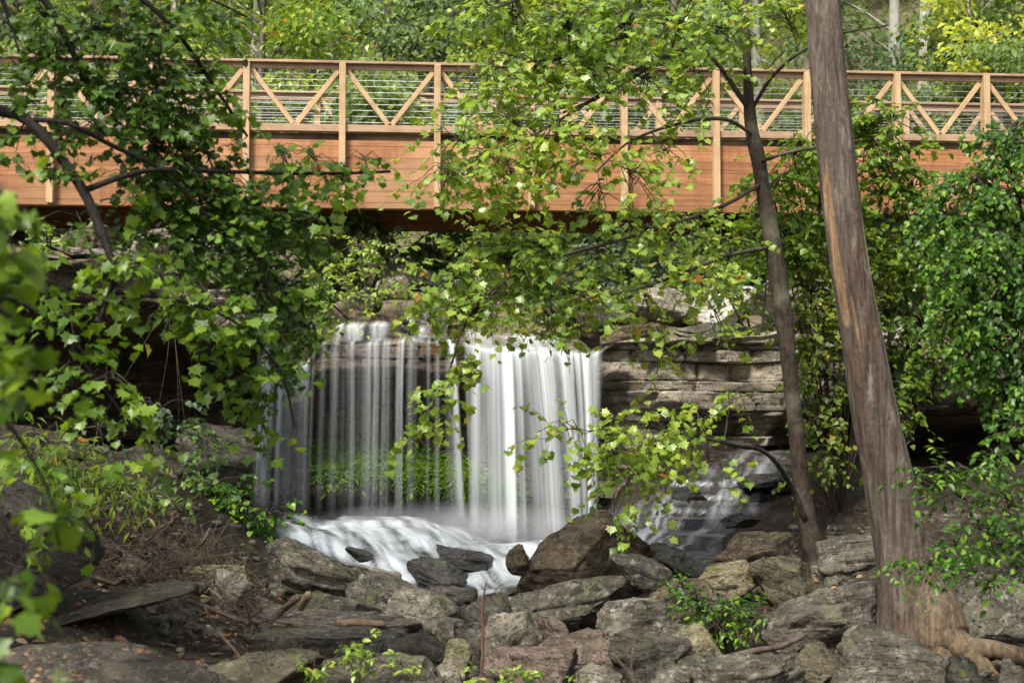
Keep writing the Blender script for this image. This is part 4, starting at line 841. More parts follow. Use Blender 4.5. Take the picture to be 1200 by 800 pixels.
# ---- big maple reaching in from the left
def left_tree():
    t = Tree(31); L = t.limb
    L([(-330,1050,7.5,150),(-300,800,7.5,110),(-270,500,7.5,100),(-240,200,7.6,92),(-200,-100,7.8,80),(-160,-400,8,60),(-140,-700,8.2,30)], 60, 16)
    L([(-240,170,7.6,40),(-120,130,7.9,24),(0,130,8.2,14),(40,148,8.2,13),(75,190,8.2,12),(100,228,8.2,12),(118,270,8.2,11),(134,318,8.2,8),(126,350,8.2,6),(112,385,8.2,3)])
    L([(102,222,8.2,8),(140,208,8.3,7),(175,200,8.5,6),(230,200,8.8,5),(330,203,9.3,4.5),(400,203,9.8,4),(457,201,10.2,3.5)], 40)
    L([(40,140,8.2,7),(80,145,8.2,6),(130,170,8.4,6),(190,200,8.6,5),(240,250,8.8,4),(300,300,9,3),(330,400,9.2,3),(320,470,9.3,2)])
    L([(-210,-40,7.7,30),(-60,-60,8,18),(40,-10,8.3,10),(75,40,8.4,8),(95,85,8.5,6),(110,110,8.5,3)]); L([(-20,-60,8.1,12),(10,20,8.2,5),(22,60,8.2,3)])
    L([(20,-30,8.3,10),(130,-20,8.6,8),(200,30,8.8,6),(250,100,9,5),(290,160,9.2,3)]); L([(130,-20,8.6,7),(220,-10,9,4),(290,20,9.3,2)])
    L([(100,360,8.2,5),(130,350,8.3,4),(200,350,8.5,4),(280,380,8.8,3),(330,440,9,3),(345,500,9.1,2)]); L([(-240,330,7.4,26),(-120,330,7.6,14),(0,345,7.9,8),(60,380,8.1,5),(110,440,8.2,3),(170,520,8.3,2)])
    for a in [(50,20,8.4,50,34,24),(55,75,8.4,40,26,14),(130,35,8.6,50,40,28),(180,45,8.8,36,46,32),(205,100,8.9,30,46,36),(150,110,8.7,46,40,40),(95,95,8.5,40,30,13),(35,90,8.3,40,34,7),(225,155,9,34,40,40),(180,170,8.8,46,40,48),(115,150,8.5,44,26,13),
              (220,215,9,46,36,52),(265,225,9.1,34,30,38),(170,235,8.8,42,28,22),(295,255,9.2,36,26,26),(250,280,9,46,30,46),(325,270,9.4,34,24,18),(300,305,9.3,40,30,40),(350,290,9.6,22,26,10),(200,285,8.9,42,22,18),(320,330,9.4,30,26,18),(20,165,8.3,36,22,5),(10,30,8.2,26,44,7),(262,25,9.4,26,18,6),(215,5,9.1,36,18,12),
              (345,345,9.5,24,28,22),(362,385,9.6,16,20,12),(330,385,9.4,22,26,14),(335,435,9.3,16,18,7),(90,255,8.3,40,16,4),(275,180,9.2,18,18,6),(80,165,8.3,30,20,5)]:
        t.blob(*a, MAPLE, 0.054, tl=0.22, lp=9, droop=0.5)
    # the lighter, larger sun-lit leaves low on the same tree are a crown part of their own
    t2 = Tree(32); t2.an = t.an; t2.w = t.w
    for a in [(50,320,8,44,20,10),(120,315,8.2,50,22,16),(190,320,8.5,46,24,18),(240,345,8.8,40,24,18),(200,360,8.6,40,20,14),(275,380,8.9,36,28,20),(245,400,8.7,26,18,7),(300,345,9.1,34,22,15),(305,410,9.1,20,26,12),(280,450,9,22,22,9),(310,480,9.2,16,28,11),(258,440,8.9,16,14,4),(300,505,9.1,16,12,5),
              (100,415,8,26,16,7),(130,445,8,32,20,12),(85,475,7.9,18,10,3),(165,475,8.2,22,16,6),(175,525,8.2,14,10,4),(110,375,8.1,20,12,4),(70,375,8,26,14,5),
              (365,182,9.6,34,20,11),(425,182,10,22,14,6),(400,212,9.9,32,14,8),(330,185,9.4,22,14,6),(340,232,9.4,26,12,5),(10,450,7.7,26,20,4),(0,400,7.6,26,24,5),(370,262,9.7,16,14,4),(40,545,7.6,36,22,9),(90,560,7.9,30,16,7),(150,545,8.1,28,12,5),(20,620,7.2,26,18,4),
              (60,210,8.1,20,16,3),(150,205,8.4,26,12,4),(240,60,9,24,20,6),(120,70,8.5,30,20,5),(270,120,9,16,20,4)]:
        a = (*a[:5], max(2, int(a[5] * (.68 if a[1] > 250 else 1))))
        t2.blob(*a, MAPLE, 0.074, tl=0.24, lp=7, droop=0.65)
    o = t.build('maple_tree', 'dark green maple reaching in from the left edge on crooked bare limbs', 'tree', P(-300,800,7.5), 'bark_black', 'lf_dark')
    part('twigs', t2.tw, M['bark_twig'], o)
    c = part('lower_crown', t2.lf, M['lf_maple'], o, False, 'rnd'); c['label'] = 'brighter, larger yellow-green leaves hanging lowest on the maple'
left_tree()

# ---- unseen trees added round the viewpoint to shade the gully floor and hollows
def added_shade_tree(seed, base, tops, label, n=38):
    t = Tree(seed); bx, by = base; b = (bx, by, float(gz0(bx, by)) - .2)
    t.limb([(*b, .34), (bx * .98, by + .1, 4, .27), (bx * .9, by + .4, 7.2, .2), (bx * .85, by + .6, 10.5, .08)], 30, 12, raw=True)
    for c in tops:
        t.limb([(bx * .93, by + .3, 6.0, .12), ((bx + c[0]) / 2, (by + c[1]) / 2, c[2] + .1, .07), (c[0], c[1], c[2], .02)], 12, 6, raw=True)
    for c in tops: t.blob(0, 0, c[1], 1, 1, n, MAPLE, 0.14, tl=.7, lp=9, droop=.35, rd=c[3], C=c[:3], face=0) if False else wb(t, c, n)
    t.build('added_shade_tree', label, 'tree', b, 'bark_dark', 'lf_maple')
def wb(t, c, n):
    k = c[1] / F; t.blob(0, 0, c[1], c[3] / k, .6 / k, n, MAPLE, 0.14, tl=.7, lp=9, droop=.35, rd=c[3], C=c[:3], face=0)
added_shade_tree(81, (-6.5, 4.5), [(-6, 6.5, 8.2, 1.5), (-3.8, 6.5, 8.0, 1.6), (-1.6, 6.6, 8.4, 1.5), (-6, 9.5, 8.6, 1.6), (-3.6, 9.6, 8.8, 1.6), (-7.2, 12.3, 8.4, 1.5), (-4.8, 12.6, 9.0, 1.5)], 'unseen tree added to shade the near left of the gully')
added_shade_tree(82, (5.8, 5.5), [(4.6, 7.5, 8.4, 1.5), (2.3, 8.4, 8.6, 1.5), (0.6, 6.0, 8.2, 1.4), (4.6, 10.8, 9.0, 1.5), (2.6, 12.0, 9.4, 1.4)], 'unseen tree added to shade the near right of the gully', 30)

# ---- near out-of-focus sprays at the far left
t = Tree(41); t.limb([(-260,900,3.6,60),(-220,500,3.6,40),(-140,300,3.7,24),(-60,220,3.8,10),(20,230,3.9,4)]); t.limb([(-220,560,3.6,26),(-120,470,3.7,14),(-20,470,3.8,7),(50,560,3.9,4),(70,640,3.9,3)]); t.limb([(-230,640,3.6,20),(-100,600,3.7,10),(-10,600,3.75,5),(60,670,3.8,2.5)])
for a in [(-5,245,3.8,34,22,5),(0,300,3.8,30,24,6),(-20,350,3.8,30,30,6),(5,405,3.85,30,24,5),(-15,440,3.8,26,24,4),(-10,510,3.8,22,18,3),(-20,570,3.8,24,26,3),(60,605,3.9,20,12,2),(40,665,3.85,22,16,2),(-5,720,3.7,16,26,2)]:
    t.blob(*a, MAPLE, 0.075, tl=0.12, lp=5, droop=0.6, rd=0.12)
t.build('sapling', 'blurred near sapling leaves along the left edge', 'sapling', P(-260,900,3.6), 'bark_black', 'lf_maple')

# ---- plants of the banks and ledges: (name,label,cat,base(px,py,Y),mat,tpl,size,blobs,kw)
def plant(name, label, cat, base, mat, tpl, size, blobs, seed, tl=0.3, lp=9, droop=0.4, bark='bark_twig', w=10, **kw):
    t = Tree(seed); bx, by, bY = base
    for b in blobs:
        t.limb([(bx, by, bY, w), ((bx + b[0]) / 2 + t.rs.uniform(-6, 6), (by + b[1]) / 2 - 4, (bY + b[2]) / 2, w * .6), (b[0], b[1], b[2], w * .3)], 12, 6)
    t.an = [t.an[0][:1]] + t.an
    for b in blobs: t.blob(*b, tpl, size, tl=tl, lp=lp, droop=droop, **kw)
    return t.build(name, label, cat, P(*base), bark, mat, trunk='stems', crown='leaves')
plant('small_tree', 'lush light green small tree between the slim maple and the thick trunk', 'small tree', (985,600,16.5), 'lf_maple', HEART, 0.08,
      [(930,180,16.3,40,36,31),(960,235,16.3,44,40,46),(905,225,16,36,36,31),(930,285,16.2,44,36,46),(890,290,16,30,24,18),(1035,190,16.6,44,40,46),(1070,225,16.6,34,34,31),(1040,260,16.6,44,36,46),(1045,140,16.6,34,26,20),(1010,300,16.5,44,30,31),(1080,280,16.6,36,30,28),(1015,150,16.6,40,30,23),(960,150,16.5,34,24,15),(990,200,16.7,40,40,26)], 51, tl=0.35, lp=11, w=4, bark='bark_dark')
plant('small_tree', 'ochre-green fine-leaved small tree low between the two trunks', 'small tree', (975,600,16.3), 'lf_olive', HEART, 0.07,
      [(950,345,16.2,34,26,34),(960,395,16.2,36,26,40),(970,440,16.2,34,26,36),(960,490,16.2,28,22,24),(975,530,16.1,22,20,14),(930,320,16.1,30,20,20),(1000,350,16.2,26,24,22),(950,560,16.0,16,14,7)], 50, tl=0.3, lp=11, w=3.5, bark='bark_dark')
plant('small_tree', 'mid green small tree behind the thick trunk under the bridge end', 'small tree', (1060,520,17.2), 'lf_maple', HEART, 0.07,
      [(1060,320,16.9,44,34,44),(1100,300,16.9,44,34,40),(1040,370,16.9,34,30,30),(1080,380,16.8,44,30,38),(1110,420,16.8,44,22,28),(1070,430,16.8,34,22,22),(1040,450,16.7,26,20,14),(1060,490,16.6,22,16,8),(1140,350,16.8,30,34,26)], 52, tl=0.32, lp=11, w=8, bark='bark_dark')
VL = [(1180,170,12.2,40,26,40),(1140,215,12.1,44,26,56),(1190,230,12,44,34,60),(1110,260,12.1,34,34,50),(1160,280,11.8,44,40,70),(1200,320,11.8,44,50,60),(1125,320,11.9,34,34,46),(1165,360,11.8,44,40,60),(1195,410,11.8,34,44,44),(1150,410,11.9,34,26,34),(1185,455,11.9,30,26,26),(1120,370,12,26,26,20),(1190,150,12.4,24,20,16),(1250,300,11.9,50,120,60)]
plant('vine', 'dense dark green vine thicket mounding up at the right edge', 'vine thicket', (1230,560,12.3), 'lf_vine', HEART, 0.05, [(*b[:5], int(b[5] * 1.1)) for b in VL], 53, tl=0.24, lp=12, droop=0.75, w=9, bark='bark_dark', face=.5)
plant('sapling', 'bright sapling sprays at lower right hanging before the thick trunk', 'sapling', (1330,700,9.4), 'lf_vine', OVAL, 0.052,
      [(1190,500,9.3,34,18,14),(1165,535,9.2,36,16,14),(1110,553,9.1,38,9,11),(1180,585,9.3,34,26,22),(1145,620,9.2,34,16,16),(1195,640,9.4,24,26,15),(1090,662,9,38,9,12),(1135,660,9.1,34,11,12),(1185,670,9.3,26,16,12),(1080,562,9,24,7,6),(1130,585,9.2,30,12,9),(1055,672,8.9,16,7,4),(1220,560,9.4,30,40,20),(1120,640,9.1,26,8,6)], 54, tl=0.24, lp=10, droop=0.3, w=2.5, flat=.6)
plant('bush', 'low green bush on the dark left bank beside the side threads', 'bush', (285,640,17), 'lf_vine', HEART, 0.085, [(250,570,16.8,34,22,16),(285,585,16.7,34,20,18),(315,603,16.6,26,14,12),(235,605,16.8,26,12,7),(228,630,16.8,18,9,4),(260,600,16.8,26,16,9)], 55, tl=0.28, lp=8, w=4)
plant('bush', 'leafy green ground plant among the boulders right of centre', 'ground plant', (845,745,12), 'lf_vine', OVAL, 0.05, [(815,705,12,30,18,26),(850,715,11.9,34,20,36),(840,735,11.8,34,16,30),(880,725,11.9,20,16,14),(800,690,12.2,24,10,10)], 56, tl=0.16, lp=8, w=3, droop=.3)
plant('bush', 'small green tuft behind the right bank rocks beside the thick trunk', 'ground plant', (1110,720,11.8), 'lf_vine', OVAL, 0.06, [(1110,700,11.9,26,16,12),(1135,690,11.9,22,14,9)], 57, tl=0.16, lp=8, w=3, droop=.3)
plant('seedling', 'bright yellow-green seedlings at the bottom edge left of centre', 'seedling', (420,800,9.2), 'lf_light', OVAL, 0.05, [(365,778,9.2,22,7,6),(405,772,9.2,26,9,9),(440,768,9.2,22,10,8),(468,780,9.2,18,8,6),(428,745,9.3,10,8,2)], 58, tl=0.10, lp=7, w=2, droop=.2)
plant('seedling', 'bright seedling clump at the bottom edge beside the thin red stem', 'seedling', (585,815,9), 'lf_light', OVAL, 0.05, [(570,793,9,22,8,8),(600,797,9,24,7,8),(628,796,9,16,8,5)], 59, tl=0.10, lp=7, w=2, droop=.2)
plant('seedling', 'single tiny seedling at the bottom edge left of the forked twig', 'seedling', (680,815,9), 'lf_light', OVAL, 0.045, [(678,797,9,8,5,3)], 60, tl=0.08, lp=5, w=1.5, droop=.2)
plant('bush', 'yellowish bush on the stream bank under the bridge, left of the falls', 'bush', (430,400,22), 'lf_light', HEART, 0.08, [(420,290,22.3,34,24,16),(455,310,22.3,34,26,14),(400,330,22,30,24,14),(375,345,21,24,24,12),(395,375,20.6,20,12,8),(440,350,21.8,26,18,9),(385,300,22,26,24,10)], 61, tl=0.4, lp=10, w=4)
plant('bush', 'pale feathery bush overhanging the lip at centre right', 'bush', (665,400,21), 'lf_olive', HEART, 0.075, [(640,330,20.6,44,34,40),(600,350,20.6,34,30,26),(660,370,20.4,34,22,22),(610,300,20.8,44,22,24),(570,285,21,34,20,14),(645,395,20.2,30,12,9)], 62, tl=0.4, lp=10, w=4)
plant('bush', 'deep green dark bush under the bridge right of centre', 'bush', (740,380,23), 'lf_bgd', HEART, 0.10, [(720,300,23,50,26,40),(770,300,23,50,30,44),(690,330,23,34,26,22),(800,330,22.8,34,26,26),(745,340,22.8,44,20,24)], 63, tl=0.45, lp=10, w=4)
plant('bush', 'bright mixed bush behind the slim maple over the white rocks', 'bush', (890,420,20), 'lf_maple', HEART, 0.085, [(850,290,19.6,44,30,30),(900,300,19.6,34,30,20),(860,340,19.4,34,18,10),(990,330,19.4,34,30,16),(960,300,19.6,34,30,22),(820,280,20,40,20,18),(960,385,19.2,30,20,10),(900,385,19.2,30,14,8)], 64, tl=0.4, lp=10, w=4)
plant('bush', 'green bush on the rim of the left overhang behind the maple', 'bush', (250,340,19), 'lf_maple', HEART, 0.085, [(210,300,19,40,20,14),(280,310,19,44,24,18),(330,330,19.2,34,26,16),(60,285,18.5,34,14,8),(365,370,19.8,20,20,9)], 65, tl=0.35, lp=10, w=4)
plant('fern', 'pale green ferny growth at the left bank above the brushwood', 'fern', (60,590,12), 'lf_light', SLIM, 0.10, [(50,520,11.8,34,16,18),(95,540,11.8,34,14,16),(140,570,11.9,30,12,12),(30,560,11.6,30,14,12),(70,575,11.8,30,10,9)], 66, tl=0.3, lp=14, w=3, droop=.5)
plant('vine', 'thin dark creeper hanging in the left hollow', 'creeper', (200,350,17.9), 'lf_bgd', HEART, 0.08, [(115,500,16.6,30,40,10),(185,480,17,26,40,9),(210,510,17,22,30,8),(230,590,16.8,26,18,7)], 67, tl=0.3, lp=8, w=.8, droop=.8)

plant('bush', 'dark leafy undergrowth low on the shaded left bank', 'bush', (120,600,14), 'lf_dark', HEART, 0.07, [(110,560,13.6,40,16,18),(170,585,13.8,36,14,14),(60,590,12.5,34,16,14),(210,560,15.5,34,16,14),(235,515,16.8,26,22,12)], 68, tl=0.28, lp=8, w=2)
# ---- grass on the bench behind the falls
def grass():
    g = Geo(); r = np.random.RandomState(8); n = 20000
    px = r.uniform(355, 612, n); yb = np.interp(px, [355, 400, 450, 520, 560, 612], [543, 540, 543, 556, 574, 586]); py = yb + r.normal(0, 11, n); n0 = np.clip(py, 520, 610)
    keep = r.rand(n) < np.interp(px, [366, 376, 540, 590, 612], [0, 1, 1, .5, .1]) * (0.35 + 0.8 * (fbm(v3(px / 26, py / 20, 0), 9, 3) > -0.12)); px, py = px[keep], n0[keep]; n = len(px)
    dg = bpy.context.evaluated_depsgraph_get(); cl = bpy.data.objects['cliff']; dirs = [Vector(P(a, b, 30) - np.array([0, 0, CZ])).normalized() for a, b in zip(px, py)]
    pos = []
    bpy.context.view_layer.update()
    for d in dirs:
        ok, loc, no, _ = cl.ray_cast(Vector((0, 0, CZ)), d)
        pos.append(loc[:] if ok else (0, 0, -9))
    pos = np.array(pos); tip = nrm(np.array([0, -0.9, 0.15]) + r.normal(size=(n, 3)) * np.array([.7, .3, .45])); up = nrm(np.array([0, -.2, 1]) + r.normal(size=(n, 3)) * .4)
    put_leaves(g, SLIM, pos, tip, up, r.uniform(.07, .2, n), r)
    tag(link('grass', g.mesh('grass', M['grass'], False, 'rnd')), 'bright wet grass and moss on the bench behind the falling water', 'grass', kind='stuff')
grass()

# ---- brushwood, litter, sticks
def surf(px, py, Ymin=6):
    d = P(px, py, 1) - np.array([0, 0, CZ]); Ys = np.linspace(Ymin, 22, 400); pt = d[None] * Ys[:, None]; pt[:, 2] += CZ
    z = gz0(pt[:, 0], pt[:, 1]); i = np.argmax(pt[:, 2] < z); return np.array([pt[i, 0], pt[i, 1], z[i]])
def brush():
    g = Geo(); r = np.random.RandomState(6); n = 950; Pt = []; Rd = []
    for i in range(n):
        px = r.uniform(40, 300); py = np.interp(px, [55, 120, 200, 300], [560, 575, 610, 700]) + r.uniform(0, 110) * (1 if px < 220 else .5)
        c = surf(px, py); L = r.uniform(.12, .6); a = r.normal(size=3) * [1, .5, .35]; a /= np.linalg.norm(a); k = 7; tt = np.linspace(-.5, .5, k)
        b = r.normal(size=3) * .55; q = c + [0, 0, .04 + .12 * r.rand()] + a * L * tt[:, None] + b * L * ((2 * tt) ** 2)[:, None] * .5 + r.normal(size=(k, 3)) * .035
        Pt.append(q); Rd.append(np.linspace(1, .35, k) * r.uniform(.002, .0065) * (3.5 if r.rand() < .06 else 1))
    tubes(g, np.array(Pt), np.array(Rd), 5)
    tag(link('brushwood', g.mesh('brushwood', M['dry'])), 'tangle of dry roots and brushwood on the left bank', 'brushwood', kind='stuff')
    g = Geo(); n = 2600; px = r.uniform(-20, 1200, n); py = r.uniform(600, 800, n); Y = r.uniform(8, 15, n)
    x = np.where(r.rand(n) < .45, r.uniform(-4.5, -1.2, n), r.uniform(-4, 4.5, n)); z = gz(x, Y) + .015
    up = nrm(np.array([0, 0, 1.0]) + r.normal(size=(n, 3)) * .35); tip = nrm(r.normal(size=(n, 3)) * [1, 1, .2])
    put_leaves(g, OVAL, v3(x, Y, z), tip, up, r.uniform(.04, .10, n), r)
    tag(link('leaf_litter', g.mesh('leaf_litter', M['dead'], False, 'rnd')), 'brown fallen leaves scattered over the gully floor', 'leaf litter', kind='stuff')
brush()
def stick(name, label, cat, rows, mat='dry', extra=()):
    g = Geo(); q = spline([(*P(a, b, c), d * c / F / 2) for a, b, c, d in rows], 16); tubes(g, q[None, :, :3], q[None, :, 3], 6)
    for e in extra:
        q = spline([(*P(a, b, c), d * c / F / 2) for a, b, c, d in e], 10); tubes(g, q[None, :, :3], q[None, :, 3], 6)
    return tag(link(name, g.mesh(name, M[mat])), label, cat)
stick('stem', 'thin upright red-brown dead stem at the bottom centre', 'dead stem', [(563,812,9.6,4),(566,750,9.6,4),(565,710,9.6,3.5),(570,682,9.6,2)], 'dryred')
stick('twig', 'pale forked bare twig standing at the bottom right of centre', 'twig', [(742,812,9.2,4),(742,795,9.2,4),(730,780,9.2,3),(717,764,9.2,2.5)], 'dry', [[(742,795,9.2,3.5),(740,780,9.2,3),(742,762,9.2,3)]])
stick('fallen_branch', 'thin fallen branch lying before the leaf-strewn boulder right of centre', 'branch', [(850,770,10.6,7),(885,762,10.7,8),(915,757,10.8,7),(945,743,10.9,5)], 'dry')
stick('fallen_branch', 'pale stick lying over the stones at the left, beside the pale boulder', 'branch', [(205,698,10.8,4),(240,710,10.7,6),(270,722,10.6,6),(292,730,10.5,7)], 'dry')
stick('fallen_branch', 'thin grey stick slanting down to the wide ledge slab at the left', 'branch', [(240,712,10.4,3),(258,742,10.2,3.5),(280,768,10,4),(287,792,9.8,3)], 'dry')
stick('log', 'short broken log with an orange cut end resting under the long weathered slab', 'log', [(322,722,12.2,8),(338,709,12.1,8),(350,699,12,8)], 'dry')
stick('log', 'second short log with a bright round end beside the first log', 'log', [(352,712,12.0,9),(357,704,11.9,10),(362,696,11.8,10)], 'root')
stick('log', 'small orange-brown rotten log on the wide ledge slab', 'log', [(395,730,11.5,9),(420,729,11.5,10),(452,731,11.5,7)], 'root')
stick('log', 'mossy grey log crossing the brushwood on the left bank', 'log', [(70,610,12.2,16),(110,632,12,18),(150,655,11.8,16),(185,672,11.7,9)], 'bark_brown')
stick('fallen_branch', 'crooked dead branch poking up out of the left bank brushwood', 'branch', [(120,600,12.4,7),(160,580,12.5,6),(190,578,12.5,5),(215,600,12.5,3)], 'dry')

# ================================================================ FOREST BEHIND
def bg_tree(x, y, h, r, mat, bark, seed, name, label, n=2600, ls=0.2, trunk_r=0.12, low=0.25, group=None, crown_c=None):
    t = Tree(seed); rs = t.rs; z0 = float(hz(x, y)) - 0.2
    lean = rs.uniform(-.05, .05, 2) * h
    top = np.array([x + lean[0], y + lean[1], z0 + h])
    t.limb([(x, y, z0, trunk_r * 1.3), (x + lean[0] * .3, y, z0 + h * .4, trunk_r * .85), (x + lean[0] * .6, y + lean[1] * .6, z0 + h * .75, trunk_r * .5), (*top, trunk_r * .1)], 20, 8, raw=True)
    nc = 26; u = rs.rand(nc) ** .8; hh = z0 + h * (low + (1 - low) * u); ang = rs.uniform(0, 6.283, nc); rr = r * np.sqrt(rs.rand(nc)) * (1.0 - 0.75 * np.abs(u - .35) ** 1.3)
    cx = x + lean[0] * u + rr * np.cos(ang); cy = y + rr * np.sin(ang); cr = r * rs.uniform(.22, .5, nc)
    for i in range(nc):
        s = np.array([x + lean[0] * u[i] * .7, y, hh[i] - rr[i] * .5 - .2]); e = np.array([cx[i], cy[i], hh[i]])
        q = spline(np.array([(*s, trunk_r * .3), (*((s + e) / 2 + [0, 0, .15]), trunk_r * .2), (*e, trunk_r * .08)]), 6); tubes(t.w, q[None, :, :3], q[None, :, 3], 4)
    k = rs.randint(0, nc, n); d = nrm(rs.normal(size=(n, 3))) * (rs.rand(n, 1) ** .4) * cr[k][:, None] * [1, 1, .55]
    pos = np.c_[cx[k], cy[k], hh[k]] + d
    tip = nrm(d * [1, 1, .3] / cr[k][:, None] + rs.normal(size=(n, 3)) * .5 + [0, 0, -.45]); up = nrm(np.array([0, -.3, 1.0]) + rs.normal(size=(n, 3)) * .5)
    put_leaves(t.lf, DIAM, pos, tip, up, ls * rs.uniform(.6, 1.3, n), rs)
    return t.build(name, label, 'tree', (x, y, z0), bark, mat, group=group)
GF = 'forest trees behind the bridge'
SPT = [ # px, Y, h, r, mat, bark, label, kw
 (1085,34,11,2.2,'lf_bg','bark_far','tree with a pale straight trunk beyond the right part of the bridge',dict(low=.62,trunk_r=.13)),
 (1150,30,5.6,1.7,'lf_yel','bark_far','luminous yellow-green tree beyond the bridge at upper right',dict(ls=.16,n=2200,low=.3,trunk_r=.06)),
 (893,36,12,1.8,'lf_bg','bark_far','tree with a light grey trunk beyond the bridge just right of the slim maple',dict(low=.6,trunk_r=.14)),
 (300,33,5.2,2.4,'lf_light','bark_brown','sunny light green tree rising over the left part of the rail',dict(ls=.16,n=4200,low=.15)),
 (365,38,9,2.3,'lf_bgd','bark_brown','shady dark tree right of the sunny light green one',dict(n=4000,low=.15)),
 (495,34,6.0,2.8,'lf_bg','bark_brown','broad mid green tree over the centre left of the rail',dict(ls=.17,n=4600,low=.12)),
 (610,31,4.6,1.7,'lf_light','bark_brown','small light green tree just behind the rail near the centre',dict(ls=.15,n=3000,low=.15)),
 (1010,31,5.0,2.0,'lf_bgd','bark_brown','dark bushy tree directly left of the pale straight trunk',dict(ls=.16,n=3800,low=.1)),
 (1180,29,3.4,1.8,'lf_bg','bark_brown','low green tree behind the right end of the rail',dict(ls=.14,n=3200,low=.05)),
 (780,33,5.0,2.2,'lf_bg','bark_brown','bushy green tree behind the rail right of centre',dict(ls=.16,n=4000,low=.1)),
 (90,32,5.5,2.6,'lf_light','bark_brown','light tree glimpsed through the left maple near the left edge',dict(ls=.17,n=3600,low=.1)),
]
for i, (px, Y, h, r, m, bk, lb, kw) in enumerate(SPT):
    bg_tree(PX(px, Y), Y, h, r, m, bk, 200 + i, 'forest_tree', lb, **kw)
rf = random.Random(9); k = 0
for row, (Y, cnt, h, r) in enumerate([(29, 11, 3.6, 1.7), (37, 12, 7.5, 2.6), (46, 13, 10, 3.3), (57, 14, 13, 4.2), (70, 14, 16, 5.2), (88, 14, 20, 6.6)]):
    for i in range(cnt):
        y = Y + rf.uniform(-3, 3); w = 0.40 * Y + 3; x = -w + 2 * w * (i + rf.uniform(.2, .8)) / cnt
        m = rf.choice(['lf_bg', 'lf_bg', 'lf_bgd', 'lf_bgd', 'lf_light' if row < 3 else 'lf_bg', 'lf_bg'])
        bg_tree(x, y, h * rf.uniform(.8, 1.2), r * rf.uniform(.85, 1.15), m, rf.choice(['bark_brown', 'bark_far', 'bark_brown']), 300 + k, 'forest_tree',
                ['low bushy green tree in the thicket right behind the bridge rail', 'medium green forest tree on the slope behind the bridge', 'tall green tree high on the far slope of the forest'][0 if row == 0 else 1 if row < 3 else 2],
                n=3200, ls=0.13 + 0.0022 * Y, low=0.06 if row < 2 else .12, trunk_r=.02 * h, group=['low trees close behind the bridge rail', 'forest trees of the middle slope', 'tall trees of the far slope'][0 if row == 0 else 1 if row < 3 else 2]); k += 1
def undergrowth():
    g = Geo(); r = np.random.RandomState(33); n = 60000
    y = r.uniform(22, 60, n) ; w = .4 * y + 2; x = r.uniform(-1, 1, n) * w
    dn = fbm(v3(x * .55, y * .55, 0), 91, 3); ctr = np.exp(-((x + 1.0 - (y - 22) * .03) / 2.6) ** 2) * sstep(31, 26, y)
    keep = (dn > -.12) & (r.rand(n) > ctr * 1.0); x, y, dn = x[keep], y[keep], dn[keep]; n = len(x)
    z = hz(x, y) + r.rand(n) ** 1.5 * (0.35 + 1.5 * np.clip(dn, 0, 1))
    put_leaves(g, DIAM, v3(x, y, z), nrm(r.normal(size=(n, 3)) + [0, -.4, -.2]), nrm(np.array([0, -.3, 1]) + r.normal(size=(n, 3)) * .5), r.uniform(.08, .2, n), r)
    tag(link('undergrowth', g.mesh('undergrowth', M['lf_bg'], False, 'rnd')), 'green undergrowth covering the slope behind the bridge', 'undergrowth', kind='stuff')
undergrowth()

# ---- spray hanging over the foot of the falls
def mist():
    v, f = ico(3); g = Geo(); g.add(v * [2.1, .75, .42], tris=f); t = NT('spray')
    pv = t.n('ShaderNodeVolumePrincipled'); pv.inputs['Color'].default_value = (.95, .97, 1, 1); v_ = t.coord((1 / 2.1, 1 / .75, 1 / .42), rnd=False)
    ln = t.n('ShaderNodeVectorMath', operation='LENGTH'); t.l(v_, ln.inputs[0]); n = t.noise(t.coord((1, 1, 1), rnd=False), 2.2, 3)
    t.l(t.math('MULTIPLY', t.g(ln.outputs['Value'], 1.0, 0.25), t.g(n, 0.3, 0.75, 0.1, MIST)), pv.inputs['Density']); t.l(pv.outputs[0], t.out.inputs['Volume'])
    o = link('mist', g.mesh('mist', t.m), loc=(-0.85, 18.75, 0.42)); tag(o, 'fine white spray drifting over the foot of the waterfall', kind='stuff')
if MIST: mist()

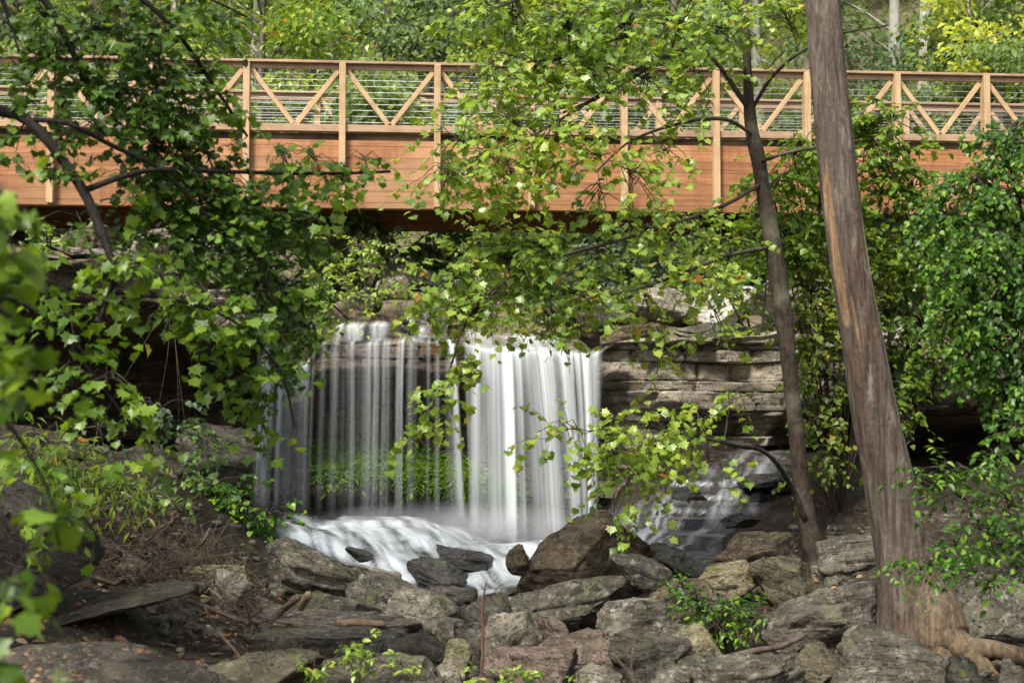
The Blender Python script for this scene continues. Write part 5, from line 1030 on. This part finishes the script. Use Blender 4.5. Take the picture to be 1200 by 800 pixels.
# ================================================================ LIGHT, CAMERA
EL, AZ = 51, -28      # sun height; direction it shines from, measured from behind the camera towards the left
sun = bpy.data.lights.new('sun', 'SUN'); sun.energy = SUN; sun.angle = R(SANG); sun.color = (1.0, 0.95, 0.86)
so = bpy.data.objects.new('sun', sun); COL.objects.link(so)
sd = Vector((math.sin(R(AZ)) * math.cos(R(EL)), -math.cos(R(AZ)) * math.cos(R(EL)), math.sin(R(EL))))   # towards the sun
so.rotation_euler = sd.to_track_quat('Z', 'Y').to_euler(); so.location = (0, 0, 30)
w = bpy.data.worlds.new('World'); scene.world = w; w.use_nodes = True; nt = w.node_tree; bg = nt.nodes['Background']
sky = nt.nodes.new('ShaderNodeTexSky'); sky.sky_type = 'NISHITA'; sky.sun_disc = False; sky.sun_elevation = R(EL); sky.sun_rotation = math.atan2(sd.x, sd.y)
sky.dust_density = 3; sky.ozone_density = 0.6; sky.air_density = 1.0
hs = nt.nodes.new('ShaderNodeHueSaturation'); hs.inputs['Saturation'].default_value = 0.45
nt.links.new(sky.outputs[0], hs.inputs['Color']); nt.links.new(hs.outputs[0], bg.inputs['Color']); bg.inputs['Strength'].default_value = SKY
cam = bpy.data.cameras.new('camera'); co = bpy.data.objects.new('camera', cam); COL.objects.link(co); scene.camera = co
co.location = (0, 0, CZ); co.rotation_euler = (R(90) + TH, 0, 0); cam.sensor_width = 36; cam.lens = F * 36 / 1200; cam.clip_end = 600; cam.clip_start = .05
cam.dof.use_dof = True; cam.dof.focus_distance = 17; cam.dof.aperture_fstop = 2.8
vs = scene.view_settings; vs.view_transform = 'Standard'; vs.look = 'None'; vs.exposure = EXPO; vs.gamma = 1; vs.use_curve_mapping = False
cy = scene.cycles; cy.use_denoising = True; cy.max_bounces = 7; cy.diffuse_bounces = 3; cy.glossy_bounces = 2; cy.transmission_bounces = 3; cy.transparent_max_bounces = 10; cy.sample_clamp_indirect = 6; cy.sample_clamp_direct = 12; cy.volume_bounces = 1; cy.volume_step_rate = 2
cy.use_adaptive_sampling = True; cy.adaptive_threshold = 0.02
